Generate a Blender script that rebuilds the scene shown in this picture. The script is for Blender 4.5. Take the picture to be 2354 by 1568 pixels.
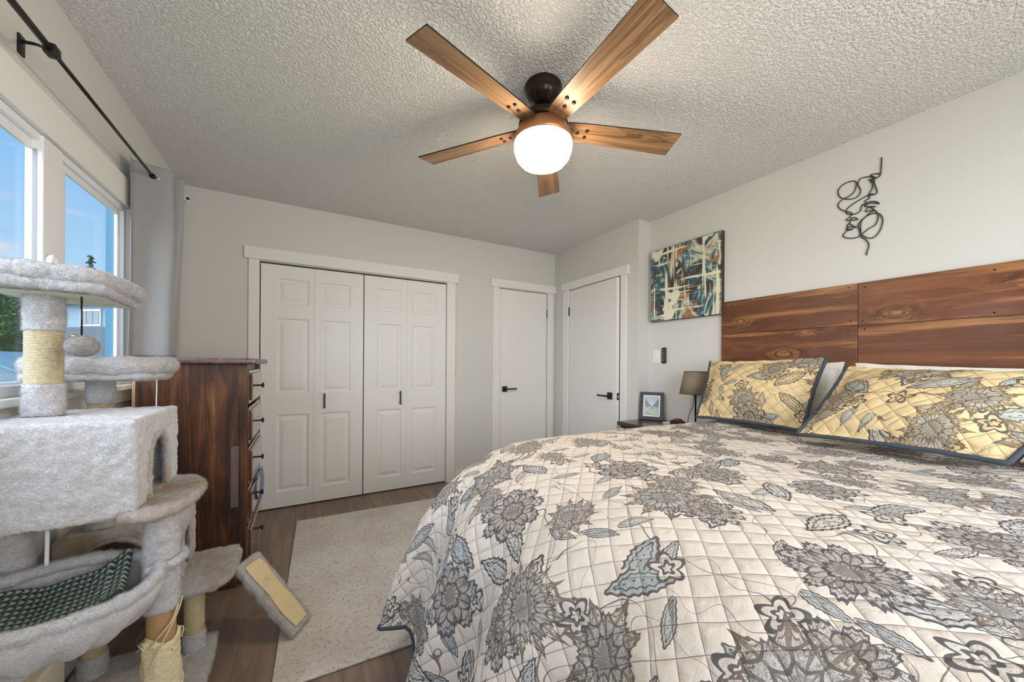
import bpy, bmesh, math, random
from mathutils import Vector, Matrix, noise
random.seed(7)
for o in list(bpy.data.objects): bpy.data.objects.remove(o)
sc=bpy.context.scene; COL=sc.collection
V=Vector
# ------------------------------------------------------------ camera
yaw,roll=.519,.0061
F=V((math.sin(yaw),math.cos(yaw),0)); R=V((math.cos(yaw),-math.sin(yaw),0)); U=V((0,0,1))
R,U=R*math.cos(roll)+U*math.sin(roll), U*math.cos(roll)-R*math.sin(roll)
cam=bpy.data.cameras.new('camera'); cam.sensor_width=36; cam.lens=840.05/2354*36; cam.shift_y=.02255; cam.clip_start=.03
co=bpy.data.objects.new('camera',cam); COL.objects.link(co)
co.matrix_world=Matrix(((R.x,U.x,-F.x,.7655),(R.y,U.y,-F.y,-3.4464),(R.z,U.z,-F.z,1.1686),(0,0,0,1)))
sc.camera=co
vs=sc.view_settings; vs.view_transform='Standard'; vs.look='None'; vs.gamma=1; vs.exposure=-0.15; vs.use_curve_mapping=False
# ------------------------------------------------------------ world: blue sky with clouds
w=bpy.data.worlds.new('sky'); sc.world=w; w.use_nodes=True
nt=w.node_tree; nt.nodes.clear()
def nn(t,ty,**k):
    n=t.nodes.new(ty)
    for a,b in k.items():
        if a in('ins',): 
            for i,v in b.items(): n.inputs[i].default_value=v
        else: setattr(n,a,b)
    return n
def ramp(t,fac,stops,interp='LINEAR'):
    n=t.nodes.new('ShaderNodeValToRGB'); cr=n.color_ramp; cr.interpolation=interp
    while len(cr.elements)<len(stops): cr.elements.new(.5)
    for e,(p,c) in zip(cr.elements,stops):
        e.position=p; e.color=(*c,1) if len(c)==3 else c
    t.links.new(fac,n.inputs[0]); return n.outputs[0]
tc=nn(nt,'ShaderNodeTexCoord'); sp=nn(nt,'ShaderNodeSeparateXYZ'); nt.links.new(tc.outputs['Generated'],sp.inputs[0])
sky=ramp(nt,sp.outputs[2],[(0,(.62,.80,.93)),(.12,(.46,.72,.95)),(.35,(.27,.56,.95)),(1,(.14,.36,.85))])
mp=nn(nt,'ShaderNodeMapping'); mp.inputs['Scale'].default_value=(1,1,3.2); mp.inputs['Location'].default_value=(.35,.1,.25); nt.links.new(tc.outputs['Generated'],mp.inputs[0])
cn=nn(nt,'ShaderNodeTexNoise',ins={'Scale':3.6,'Detail':7,'Roughness':.55}); nt.links.new(mp.outputs[0],cn.inputs['Vector'])
cm=ramp(nt,cn.outputs[0],[(.50,(0,0,0)),(.62,(1,1,1))])
mx=nn(nt,'ShaderNodeMixRGB'); nt.links.new(cm,mx.inputs[0]); nt.links.new(sky,mx.inputs[1]); mx.inputs[2].default_value=(.86,.80,.84,1)
bg=nn(nt,'ShaderNodeBackground'); nt.links.new(mx.outputs[0],bg.inputs[0]); bg.inputs[1].default_value=1.15
wo=nn(nt,'ShaderNodeOutputWorld'); nt.links.new(bg.outputs[0],wo.inputs[0])
# ------------------------------------------------------------ daylight (broad, soft: bright hazy sky outside the window)
sl=bpy.data.lights.new('daylight','SUN'); sl.energy=10.0; sl.angle=math.radians(80); sl.color=(.78,.88,1)
so=bpy.data.objects.new('daylight',sl); COL.objects.link(so)
so.rotation_euler=V((.80,.42,-.42)).to_track_quat('-Z','Y').to_euler()
FAN_L=64; FAN_C=(1,.84,.63)
# fill lamp added to brighten the room, outside an added opening behind the camera
al=bpy.data.lights.new('rear_fill_light','AREA'); al.shape='RECTANGLE'; al.size=2.2; al.size_y=1.3; al.energy=54; al.color=(1,.97,.92)
ao=bpy.data.objects.new('rear_fill_light',al); COL.objects.link(ao); ao.location=(1.7,-4.55,1.45); ao.rotation_euler=(math.radians(108),0,0)
# ------------------------------------------------------------ object helpers
WL={}
def tag(o,label=None,cat=None,group=None,kind=None):
    if label:o['label']=label
    if cat:o['category']=cat
    if group:o['group']=group
    if kind:o['kind']=kind
    return o
def thing(name,label,cat,loc=(0,0,0),group=None,kind=None):
    o=bpy.data.objects.new(name,None); COL.objects.link(o); o.location=loc; o.empty_display_size=.05; WL[o.name]=V(loc)
    return tag(o,label,cat,group,kind)
def obj(name,bm,mat,parent=None,smooth=True,label=None,loc=None):
    base=V(loc) if loc is not None else (WL[parent.name] if parent else None)
    if base is None:
        cs=[v.co for v in bm.verts]; base=V((sum(c.x for c in cs)/len(cs),sum(c.y for c in cs)/len(cs),min(c.z for c in cs)))
    for v in bm.verts: v.co-=base
    bmesh.ops.recalc_face_normals(bm,faces=bm.faces)
    me=bpy.data.meshes.new(name); bm.to_mesh(me); bm.free()
    for m in (mat if isinstance(mat,(list,tuple)) else [mat]): me.materials.append(m)
    if smooth:
        for p in me.polygons: p.use_smooth=True
    o=bpy.data.objects.new(name,me); COL.objects.link(o)
    o.location=base-WL[parent.name] if parent else base
    if parent: o.parent=parent
    WL[o.name]=V(base)
    if label:o['label']=label
    return o
def B(): return bmesh.new()
def box(bm,x0,x1,y0,y1,z0,z1,bev=0,seg=2,mi=0):
    vs=[bm.verts.new((x,y,z)) for x in(x0,x1) for y in(y0,y1) for z in(z0,z1)]
    fs=[bm.faces.new([vs[i] for i in q]) for q in((0,1,3,2),(4,6,7,5),(0,4,5,1),(2,3,7,6),(0,2,6,4),(1,5,7,3))]
    for f in fs:f.material_index=mi
    if bev: bmesh.ops.bevel(bm,geom=list({e for f in fs for e in f.edges}),offset=bev,segments=seg,affect='EDGES',profile=.5)
    return bm
def lathe(bm,prof,c=(0,0,0),n=32,mat=None,cap=True):
    rings=[]
    for r,z in prof:
        rings.append([V((r*math.cos(2*math.pi*i/n),r*math.sin(2*math.pi*i/n),z)) for i in range(n)])
    out=[]
    for rg in rings:
        out.append([bm.verts.new((mat@p if mat else p)+V(c)) for p in rg])
    for a,b in zip(out,out[1:]):
        for i in range(n): bm.faces.new((a[i],a[(i+1)%n],b[(i+1)%n],b[i]))
    if cap:
        bm.faces.new(out[0][::-1]); bm.faces.new(out[-1])
    return bm
def spline(pts,k=6,closed=False):
    pts=[V(p) for p in pts]; n=len(pts); out=[]
    rng=range(n if closed else n-1)
    for i in rng:
        p1,p2=pts[i],pts[(i+1)%n]
        p0=pts[(i-1)%n] if (closed or i>0) else p1; p3=pts[(i+2)%n] if (closed or i+2<n) else p2
        for j in range(k):
            t=j/k; out.append(.5*((2*p1)+(p2-p0)*t+(2*p0-5*p1+4*p2-p3)*t*t+(3*p1-p0-3*p2+p3)*t**3))
    if not closed: out.append(pts[-1])
    return out
def tube(bm,pts,r,n=10,closed=False,rf=None,cap=True):
    pts=[V(p) for p in pts]; N=len(pts); rings=[]; up=None
    for i,p in enumerate(pts):
        a=pts[(i-1)%N] if (closed or i>0) else p; b=pts[(i+1)%N] if (closed or i<N-1) else p
        d=(b-a); d=d.normalized() if d.length>1e-9 else V((0,0,1))
        if up is None: up=V((0,0,1)) if abs(d.z)<.9 else V((1,0,0))
        s=d.cross(up)
        if s.length<1e-6: s=d.orthogonal()
        s.normalize(); up=s.cross(d).normalized()
        rr=rf(i/(N-1)) if rf else r
        rings.append([bm.verts.new(p+(s*math.cos(2*math.pi*k/n)+up*math.sin(2*math.pi*k/n))*rr) for k in range(n)])
    m=N if closed else N-1
    for i in range(m):
        a,b=rings[i],rings[(i+1)%N]
        for k in range(n): bm.faces.new((a[k],a[(k+1)%n],b[(k+1)%n],b[k]))
    if cap and not closed: bm.faces.new(rings[0][::-1]); bm.faces.new(rings[-1])
    return bm
def fz(p,n,a=.0026,f=170,b=.004,g=45):
    return p+n*(a*noise.noise(p*f)+b*noise.noise(p*g))
def grid(bm,P,nu,nv,closeu=False,uv=None,flip=False,skip=None):
    vv=[[bm.verts.new(P(i/(nu if closeu else nu-1),j/(nv-1))) for j in range(nv)] for i in range(nu)]
    lay=bm.loops.layers.uv.verify() if uv else None
    for i in range(nu if closeu else nu-1):
        for j in range(nv-1):
            if skip and skip(i/(nu-1),j/(nv-1)): continue
            a=[vv[i][j],vv[(i+1)%nu][j],vv[(i+1)%nu][j+1],vv[i][j+1]]
            if flip:a.reverse()
            try:f=bm.faces.new(a)
            except ValueError: continue
            if uv:
                ij=[(i,j),(i+1,j),(i+1,j+1),(i,j+1)]
                if flip: ij.reverse()
                for l,(p,q) in zip(f.loops,ij): l[lay].uv=uv(p/(nu if closeu else nu-1),q/(nv-1))
    return vv
def rbox(bm,x0,x1,y0,y1,z0,z1,r,step=.006,fur=True,skip=None):
    """rounded box made of even small faces, so its pile can be displaced"""
    c=V(((x0+x1)/2,(y0+y1)/2,(z0+z1)/2)); h=V(((x1-x0)/2,(y1-y0)/2,(z1-z0)/2))
    tmp=bmesh.new(); ax='xyz'
    for a in range(3):
        b,d=(a+1)%3,(a+2)%3
        nb=max(2,int(2*h[b]/step)); nd=max(2,int(2*h[d]/step))
        for s in(-1,1):
            vv={}
            for i in range(nb+1):
                for j in range(nd+1):
                    p=V((0,0,0)); p[a]=s*h[a]; p[b]=-h[b]+2*h[b]*i/nb; p[d]=-h[d]+2*h[d]*j/nd
                    vv[i,j]=tmp.verts.new(p)
            for i in range(nb):
                for j in range(nd):
                    m=c+(vv[i,j].co+vv[i+1,j+1].co)/2
                    if skip and skip(a,s,m): continue
                    q=[vv[i,j],vv[i+1,j],vv[i+1,j+1],vv[i,j+1]]
                    if s<0:q.reverse()
                    tmp.faces.new(q)
    bmesh.ops.remove_doubles(tmp,verts=tmp.verts,dist=1e-5)
    loose=[v for v in tmp.verts if not v.link_faces]; bmesh.ops.delete(tmp,geom=loose,context='VERTS')
    m={}
    for v in tmp.verts:
        p=v.co; q=V([max(-h[k]+r,min(h[k]-r,p[k])) for k in range(3)]); n=(p-q)
        n=n.normalized() if n.length>1e-9 else V((0,0,1))
        w=c+q+n*r
        m[v]=bm.verts.new(fz(w,n) if fur else w)
    for f in tmp.faces: bm.faces.new([m[v] for v in f.verts])
    tmp.free(); return bm
def plate(bm,outline,z0,z1,step=.007,fur=True,r=None):
    """soft slab: closed outline (star shaped), rounded rim"""
    ol=spline([(x,y,0) for x,y in outline],10,True)
    L=[0]
    for a,b in zip(ol,ol[1:]+ol[:1]): L.append(L[-1]+(b-a).length)
    n=int(L[-1]/step); pts=[]
    k=0
    for i in range(n):
        d=L[-1]*i/n
        while L[k+1]<d:k+=1
        a=ol[k];b=ol[(k+1)%len(ol)]; pts.append(a.lerp(b,(d-L[k])/max(1e-9,L[k+1]-L[k])))
    c=sum(pts,V())/len(pts); R_=max((p-c).length for p in pts); h=(z1-z0)/2; r=r or h; m=max(4,int(R_/step))
    rings=[]
    for j in range(1,m+1): rings.append((j/m,0,z1,V((0,0,1))))
    for j in range(1,8):
        a=math.pi*j/8; rings.append((1,math.sin(a)*r,(z0+z1)/2+math.cos(a)*h,V((math.sin(a),0,math.cos(a)))))
    for j in range(m,0,-1): rings.append((j/m,0,z0,V((0,0,-1))))
    def mk(s,off,z,nn_):
        out=[]
        for p in pts:
            d=(p-c).normalized(); q=c+(p-c-d*r)*s+d*off; q.z=z; n=V((d.x*nn_.x,d.y*nn_.x,nn_.z)).normalized() if nn_.x else nn_
            out.append(bm.verts.new(fz(q,n) if fur else q))
        return out
    prev=None; first=None
    for s,o,z,n_ in rings:
        cur=mk(s,o,z,n_)
        if prev:
            for i in range(n): bm.faces.new((prev[i],cur[i],cur[(i+1)%n],prev[(i+1)%n]))
        else: first=cur
        prev=cur
    bm.faces.new(first); bm.faces.new(prev[::-1])
    return bm
def furtube(bm,path,r,rf=None,n=None,closed=False,step=.006,cap=True,sq=1):
    L=sum((V(a)-V(b)).length for a,b in zip(path,path[1:])); k=max(2,int(L/step/max(1,len(path)-1)))
    pts=spline(path,k,closed) if len(path)>2 or closed else [V(path[0]).lerp(V(path[1]),i/k) for i in range(k+1)]
    s=len(bm.verts); n=n or max(10,int(2*math.pi*r/step))
    tube(bm,pts,r,n,closed,rf,cap)
    bm.verts.ensure_lookup_table(); bm.normal_update()
    for v in bm.verts[s:]:
        v.co=fz(v.co,v.normal)
    return bm
# ------------------------------------------------------------ materials
def mat(name):
    m=bpy.data.materials.new(name); m.use_nodes=True; t=m.node_tree; p=t.nodes['Principled BSDF']; return m,t,p
def plain(name,col,rough=.6,metal=0,spec=.5,bump=0,bs=200,coat=0,emit=None,es=0,trans=0):
    m,t,p=mat(name); p.inputs['Base Color'].default_value=(*col,1); p.inputs['Roughness'].default_value=rough; p.inputs['Metallic'].default_value=metal
    p.inputs['Specular IOR Level'].default_value=spec; p.inputs['Coat Weight'].default_value=coat
    if bump:
        tc=nn(t,'ShaderNodeTexCoord'); n=nn(t,'ShaderNodeTexNoise',ins={'Scale':bs,'Detail':4}); t.links.new(tc.outputs['Object'],n.inputs['Vector'])
        b=nn(t,'ShaderNodeBump',ins={'Strength':bump,'Distance':.004}); t.links.new(n.outputs[0],b.inputs['Height']); t.links.new(b.outputs[0],p.inputs['Normal'])
    if emit: p.inputs['Emission Color'].default_value=(*emit,1); p.inputs['Emission Strength'].default_value=es
    return m
class G:
    """tiny node-graph helper"""
    def __init__(s,t): s.t=t
    def inp(s,n,i,v):
        if hasattr(v,'links'): s.t.links.new(v,n.inputs[i])
        elif v is not None: n.inputs[i].default_value=v
    def m(s,op,a,b=None,c=None,clamp=False):
        n=s.t.nodes.new('ShaderNodeMath'); n.operation=op; n.use_clamp=clamp
        for i,v in enumerate((a,b,c)): 
            if v is not None: s.inp(n,i,v)
        return n.outputs[0]
    def vm(s,op,a,b=None,sc=None):
        n=s.t.nodes.new('ShaderNodeVectorMath'); n.operation=op; s.inp(n,0,a)
        if b is not None:s.inp(n,1,b)
        if sc is not None:s.inp(n,'Scale',sc)
        return n.outputs['Value'] if op in('LENGTH','DOT_PRODUCT','DISTANCE') else n.outputs[0]
    def xyz(s,v):
        n=s.t.nodes.new('ShaderNodeSeparateXYZ'); s.inp(n,0,v); return n.outputs
    def comb(s,x,y,z=0):
        n=s.t.nodes.new('ShaderNodeCombineXYZ'); s.inp(n,0,x);s.inp(n,1,y);s.inp(n,2,z); return n.outputs[0]
    def noise(s,v,sc,det=3,rough=.5,dist=0,col=False):
        n=s.t.nodes.new('ShaderNodeTexNoise'); s.inp(n,'Vector',v); n.inputs['Scale'].default_value=sc; n.inputs['Detail'].default_value=det; n.inputs['Roughness'].default_value=rough; n.inputs['Distortion'].default_value=dist
        return n.outputs[1] if col else n.outputs[0]
    def vor(s,v,sc,rnd=1,feat='F1',dim='2D'):
        n=s.t.nodes.new('ShaderNodeTexVoronoi'); n.voronoi_dimensions=dim; n.feature=feat; s.inp(n,'Vector',v); n.inputs['Scale'].default_value=sc; n.inputs['Randomness'].default_value=rnd; return n.outputs
    def mix(s,f,a,b,mode='MIX'):
        n=s.t.nodes.new('ShaderNodeMixRGB'); n.blend_type=mode; s.inp(n,0,f)
        for i,v in((1,a),(2,b)):
            if isinstance(v,tuple): v=(*v,1) if len(v)==3 else v
            s.inp(n,i,v)
        return n.outputs[0]
    def map(s,v,sc=(1,1,1),loc=(0,0,0),rot=(0,0,0)):
        n=s.t.nodes.new('ShaderNodeMapping'); s.inp(n,0,v); n.inputs['Scale'].default_value=sc; n.inputs['Location'].default_value=loc; n.inputs['Rotation'].default_value=rot; return n.outputs[0]
    def ramp(s,f,st,i='LINEAR'): return ramp(s.t,f,st,i)
    def bump(s,h,st,d=.01,normal=None):
        n=s.t.nodes.new('ShaderNodeBump'); s.inp(n,'Height',h); n.inputs['Strength'].default_value=st; n.inputs['Distance'].default_value=d
        if normal is not None:s.inp(n,'Normal',normal)
        return n.outputs[0]
    def tex(s,k='Object'): return s.t.nodes.new('ShaderNodeTexCoord').outputs[k]
    def geo(s): return s.t.nodes.new('ShaderNodeNewGeometry').outputs['Position']
    def band(s,x,c,w,soft=.3):  # 1 near c
        return s.m('SUBTRACT',1,s.m('SMOOTHSTEP' if False else 'DIVIDE',s.m('ABSOLUTE',s.m('SUBTRACT',x,c)),w),clamp=True)
def wall_mat(name,col,bump=.06):
    m,t,p=mat(name); g=G(t); v=g.geo(); n=g.noise(v,160,3)
    p.inputs['Base Color'].default_value=(*col,1); p.inputs['Roughness'].default_value=.75; p.inputs['Specular IOR Level'].default_value=.25
    t.links.new(g.bump(n,bump,.002),p.inputs['Normal']); return m
M_wall=wall_mat('wall_paint',(.655,.648,.62)); M_trim=wall_mat('trim_paint',(.80,.79,.76),.02); M_door=wall_mat('door_paint',(.80,.79,.77),.03)
def ceil_mat():
    m,t,p=mat('popcorn_ceiling'); g=G(t); v=g.geo()
    a=g.noise(v,82,3,.6); b=g.noise(v,230,2)
    h=g.m('ADD',g.ramp(a,[(.42,(0,0,0)),(.62,(1,1,1))]),g.m('MULTIPLY',b,.4))
    p.inputs['Base Color'].default_value=(.90,.89,.87,1); p.inputs['Roughness'].default_value=.95; p.inputs['Specular IOR Level'].default_value=.05
    t.links.new(g.bump(h,1.0,.006),p.inputs['Normal']); return m
M_ceil=ceil_mat()
def floor_mat():
    m,t,p=mat('vinyl_planks'); g=G(t); v=g.geo(); x,y,z=g.xyz(v)
    w=.18; ix=g.m('FLOOR',g.m('DIVIDE',x,w)); fx=g.m('FRACT',g.m('DIVIDE',x,w))
    yo=g.m('ADD',y,g.m('MULTIPLY',g.m('FRACT',g.m('MULTIPLY',ix,.387)),1.2)); iy=g.m('FLOOR',g.m('DIVIDE',yo,1.2)); fy=g.m('FRACT',g.m('DIVIDE',yo,1.2))
    n=t.nodes.new('ShaderNodeTexWhiteNoise'); n.noise_dimensions='2D'; t.links.new(g.comb(ix,iy),n.inputs['Vector'])
    rnd=n.outputs['Value']
    gv=g.comb(g.m('ADD',g.m('MULTIPLY',x,14),g.m('MULTIPLY',rnd,37)),g.m('MULTIPLY',y,1.3),0)
    gr=g.noise(gv,1.6,6,.62,.6); fine=g.noise(g.comb(g.m('MULTIPLY',x,90),g.m('MULTIPLY',y,4),rnd),1.5,3)
    c=g.ramp(gr,[(.25,(.13,.085,.060)),(.5,(.25,.172,.128)),(.72,(.38,.28,.215))])
    c=g.mix(g.m('MULTIPLY',rnd,.45),c,(.17,.125,.105)); c=g.mix(g.m('MULTIPLY',fine,.25),c,(.10,.075,.06))
    seam=g.m('MAXIMUM',g.m('GREATER_THAN',g.m('ABSOLUTE',g.m('SUBTRACT',fx,.5)),.493),g.m('GREATER_THAN',g.m('ABSOLUTE',g.m('SUBTRACT',fy,.5)),.4988))
    c=g.mix(g.m('MULTIPLY',seam,.7),c,(.05,.035,.03)); t.links.new(c,p.inputs['Base Color']); p.inputs['Roughness'].default_value=.42
    t.links.new(g.bump(g.m('SUBTRACT',fine,seam),.15,.002),p.inputs['Normal']); return m
M_floor=floor_mat()
def wood_mat(name,stops,axis=0,across=9,along=1.2,rough=.4,coat=0,knots=0,knotcol=(.03,.01,.005),uv=False,hi=None,blotch=0,rings=True,knot_sc=3.5,spec=.5,ringw=.42,bulge=2.2,kz=1.0):
    m,t,p=mat(name); g=G(t); v=g.tex('UV' if uv else 'Object')
    oi=t.nodes.new('ShaderNodeObjectInfo').outputs['Random']
    off=g.m('MULTIPLY',oi,23.0)
    v=g.vm('ADD',v,g.comb(off,g.m('MULTIPLY',off,1.7),off))
    sc=[across]*3; sc[axis]=along
    kv=[1,1,1]; kv[axis]=.45
    gv=g.map(v,tuple(sc))
    warp=None
    if knots:
        kp=g.map(v,tuple(kv)); vo=g.vor(kp,knot_sc,1,dim='3D'); d=vo['Distance']
        KB=bulge; bulge_=g.m('SUBTRACT',1,g.m('DIVIDE',d,.55),clamp=True); bulge_=g.m('POWER',bulge_,2.0)
        gv=g.vm('ADD',gv,g.comb(g.m('MULTIPLY',bulge_,KB),g.m('MULTIPLY',bulge_,KB*.9),g.m('MULTIPLY',bulge_,KB*1.1)))
    n1=g.noise(gv,1.0,5,.6,.8)
    f=n1
    if rings:
        rg=g.m('FRACT',g.m('MULTIPLY',n1,7)); rg=g.m('ABSOLUTE',g.m('SUBTRACT',rg,.5)); f=g.m('ADD',g.m('MULTIPLY',n1,1.04-ringw),g.m('MULTIPLY',rg,ringw))
    fv=[across*9]*3; fv[axis]=along*5; fine=g.noise(g.map(v,tuple(fv)),1.0,3,.6)
    f=g.m('ADD',f,g.m('MULTIPLY',g.m('SUBTRACT',fine,.5),.28))
    c=g.ramp(f,stops)
    if blotch:
        bn=g.noise(g.map(v,tuple(1.0 if i==axis else 2.2 for i in range(3))),2.2,4,.6); c=g.mix(g.m('MULTIPLY',g.ramp(bn,[(.45,(0,0,0)),(.7,(1,1,1))]),blotch),c,knotcol)
    if knots:
        kk=g.ramp(g.m('DIVIDE',d,kz),[(.0,(1,1,1)),(.035,(.9,.9,.9)),(.06,(.15,.15,.15)),(.075,(.75,.75,.75)),(.10,(0,0,0))])
        c=g.mix(g.m('MULTIPLY',kk,knots),c,knotcol)
        if hi:
            hl=g.ramp(g.m('MULTIPLY',bulge_,g.m('ABSOLUTE',g.m('SUBTRACT',g.m('FRACT',g.m('MULTIPLY',n1,11)),.5))),[(.12,(0,0,0)),(.3,(1,1,1))]); c=g.mix(g.m('MULTIPLY',hl,.6),c,hi)
    if hi:
        hn=g.noise(g.map(v,tuple(.9 if i==axis else 14 for i in range(3))),1.3,4,.6); c=g.mix(g.m('MULTIPLY',g.ramp(hn,[(.54,(0,0,0)),(.72,(1,1,1))]),.75),c,hi)
    c=g.mix(g.m('MULTIPLY',oi,.22),c,tuple(.5*q for q in stops[1][1]))
    t.links.new(c,p.inputs['Base Color']); p.inputs['Roughness'].default_value=rough; p.inputs['Coat Weight'].default_value=coat; p.inputs['Coat Roughness'].default_value=.12; p.inputs['Specular IOR Level'].default_value=spec
    t.links.new(g.bump(f,.15,.002),p.inputs['Normal']); return m
M_head=wood_mat('stained_pine',[(.22,(.075,.024,.010)),(.45,(.155,.050,.018)),(.62,(.225,.080,.028)),(.85,(.34,.145,.055))],1,9,.55,.40,.2,1,(.06,.018,.007),hi=(.60,.28,.10),blotch=.5,ringw=.20,bulge=1.3,knot_sc=4.2,kz=2.6)
M_dress=wood_mat('dark_walnut_stain',[(.28,(.018,.007,.005)),(.45,(.075,.026,.012)),(.60,(.19,.070,.028)),(.8,(.42,.19,.08))],2,22,1.8,.40,.12,.9,(.012,.005,.004),blotch=1.0,knot_sc=4.0,ringw=.10,bulge=.35)
M_dresstop=wood_mat('worn_dresser_top',[(.2,(.06,.035,.028)),(.5,(.16,.10,.08)),(.8,(.34,.25,.21))],1,14,2,.4,.2)
M_drawer=wood_mat('glossy_drawer_front',[(.2,(.06,.022,.012)),(.5,(.14,.055,.028)),(.8,(.25,.11,.05))],1,14,1.4,.16,1)
M_pale=wood_mat('pale_pine',[(.2,(.50,.34,.19)),(.5,(.64,.47,.29)),(.8,(.75,.58,.38))],2,12,1.4,.6)
M_blade=wood_mat('oak_blade',[(.28,(.15,.075,.034)),(.48,(.34,.19,.09)),(.62,(.48,.29,.145)),(.80,(.60,.39,.21))],0,26,1.3,.42,uv=True,knots=.0)
M_bronze=plain('dark_bronze',(.035,.022,.017),.28,.7); M_bladeedge=plain('blade_edge',(.012,.009,.008),.5)
M_copper=plain('brushed_copper',(.42,.20,.10),.35,.6)
M_black=plain('matte_black',(.012,.012,.012),.45); M_white=plain('white_plastic',(.82,.82,.80),.35); M_vinyl=plain('white_vinyl',(.84,.85,.87),.3)
M_dark=plain('dark_gap',(.02,.018,.016),.9); M_rod=plain('dark_rod',(.035,.030,.028),.35,.7); M_steel=plain('polished_steel',(.75,.75,.76),.2,1)
M_globe=plain('lit_globe',(.9,.9,.88),.4,emit=FAN_C,es=FAN_L)
def fur_mat(name,c0,c1,dirt=(.36,.27,.19),da=.5):
    m,t,p=mat(name); g=G(t); v=g.geo()
    a=g.noise(v,150,4,.65,1.2); b=g.noise(v,7,4,.6); c=g.noise(v,420,2)
    col=g.ramp(g.m('ADD',g.m('MULTIPLY',a,.7),g.m('MULTIPLY',c,.3)),[(.36,c0),(.58,c1)])
    col=g.mix(g.m('MULTIPLY',g.ramp(b,[(.46,(0,0,0)),(.68,(1,1,1))]),da),col,dirt)
    t.links.new(col,p.inputs['Base Color']); p.inputs['Roughness'].default_value=.9; p.inputs['Specular IOR Level'].default_value=.15
    p.inputs['Sheen Weight'].default_value=.5; p.inputs['Sheen Roughness'].default_value=.5
    t.links.new(g.bump(g.m('ADD',a,g.m('MULTIPLY',c,.5)),.9,.006),p.inputs['Normal']); return m
M_fur=fur_mat('grey_plush',(.50,.495,.52),(.78,.775,.81),(.50,.40,.30),.3); M_fur2=fur_mat('grey_plush_worn',(.44,.42,.42),(.70,.67,.66),(.42,.30,.18),1.0)
M_furd=fur_mat('dark_grey_plush',(.22,.20,.20),(.48,.45,.44),(.25,.17,.13),.6); M_cush=fur_mat('hammock_plush',(.50,.49,.52),(.72,.72,.75),(.42,.36,.33),.3)
def sisal_mat():
    m,t,p=mat('sisal_rope'); g=G(t); v=g.geo(); x,y,z=g.xyz(v)
    s=g.m('ABSOLUTE',g.m('SINE',g.m('MULTIPLY',g.m('ADD',z,g.m('MULTIPLY',g.noise(v,60,2),.002)),math.pi/.0042)))
    n=g.noise(v,120,4,.6); c=g.ramp(n,[(.3,(.55,.44,.25)),(.7,(.80,.71,.48))]); c=g.mix(g.m('MULTIPLY',g.m('SUBTRACT',1,s),.5),c,(.36,.26,.13))
    t.links.new(c,p.inputs['Base Color']); p.inputs['Roughness'].default_value=.9
    t.links.new(g.bump(g.m('ADD',s,g.m('MULTIPLY',n,.9)),.7,.003),p.inputs['Normal']); return m
M_sisal=sisal_mat(); M_fray=plain('frayed_sisal',(.74,.65,.42),.9,bump=1,bs=160); M_card=plain('brown_cardboard',(.42,.25,.12),.8,bump=.1)
M_mdf=plain('board_underside',(.80,.78,.60),.8); M_string=plain('white_string',(.8,.8,.8),.8)
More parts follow.
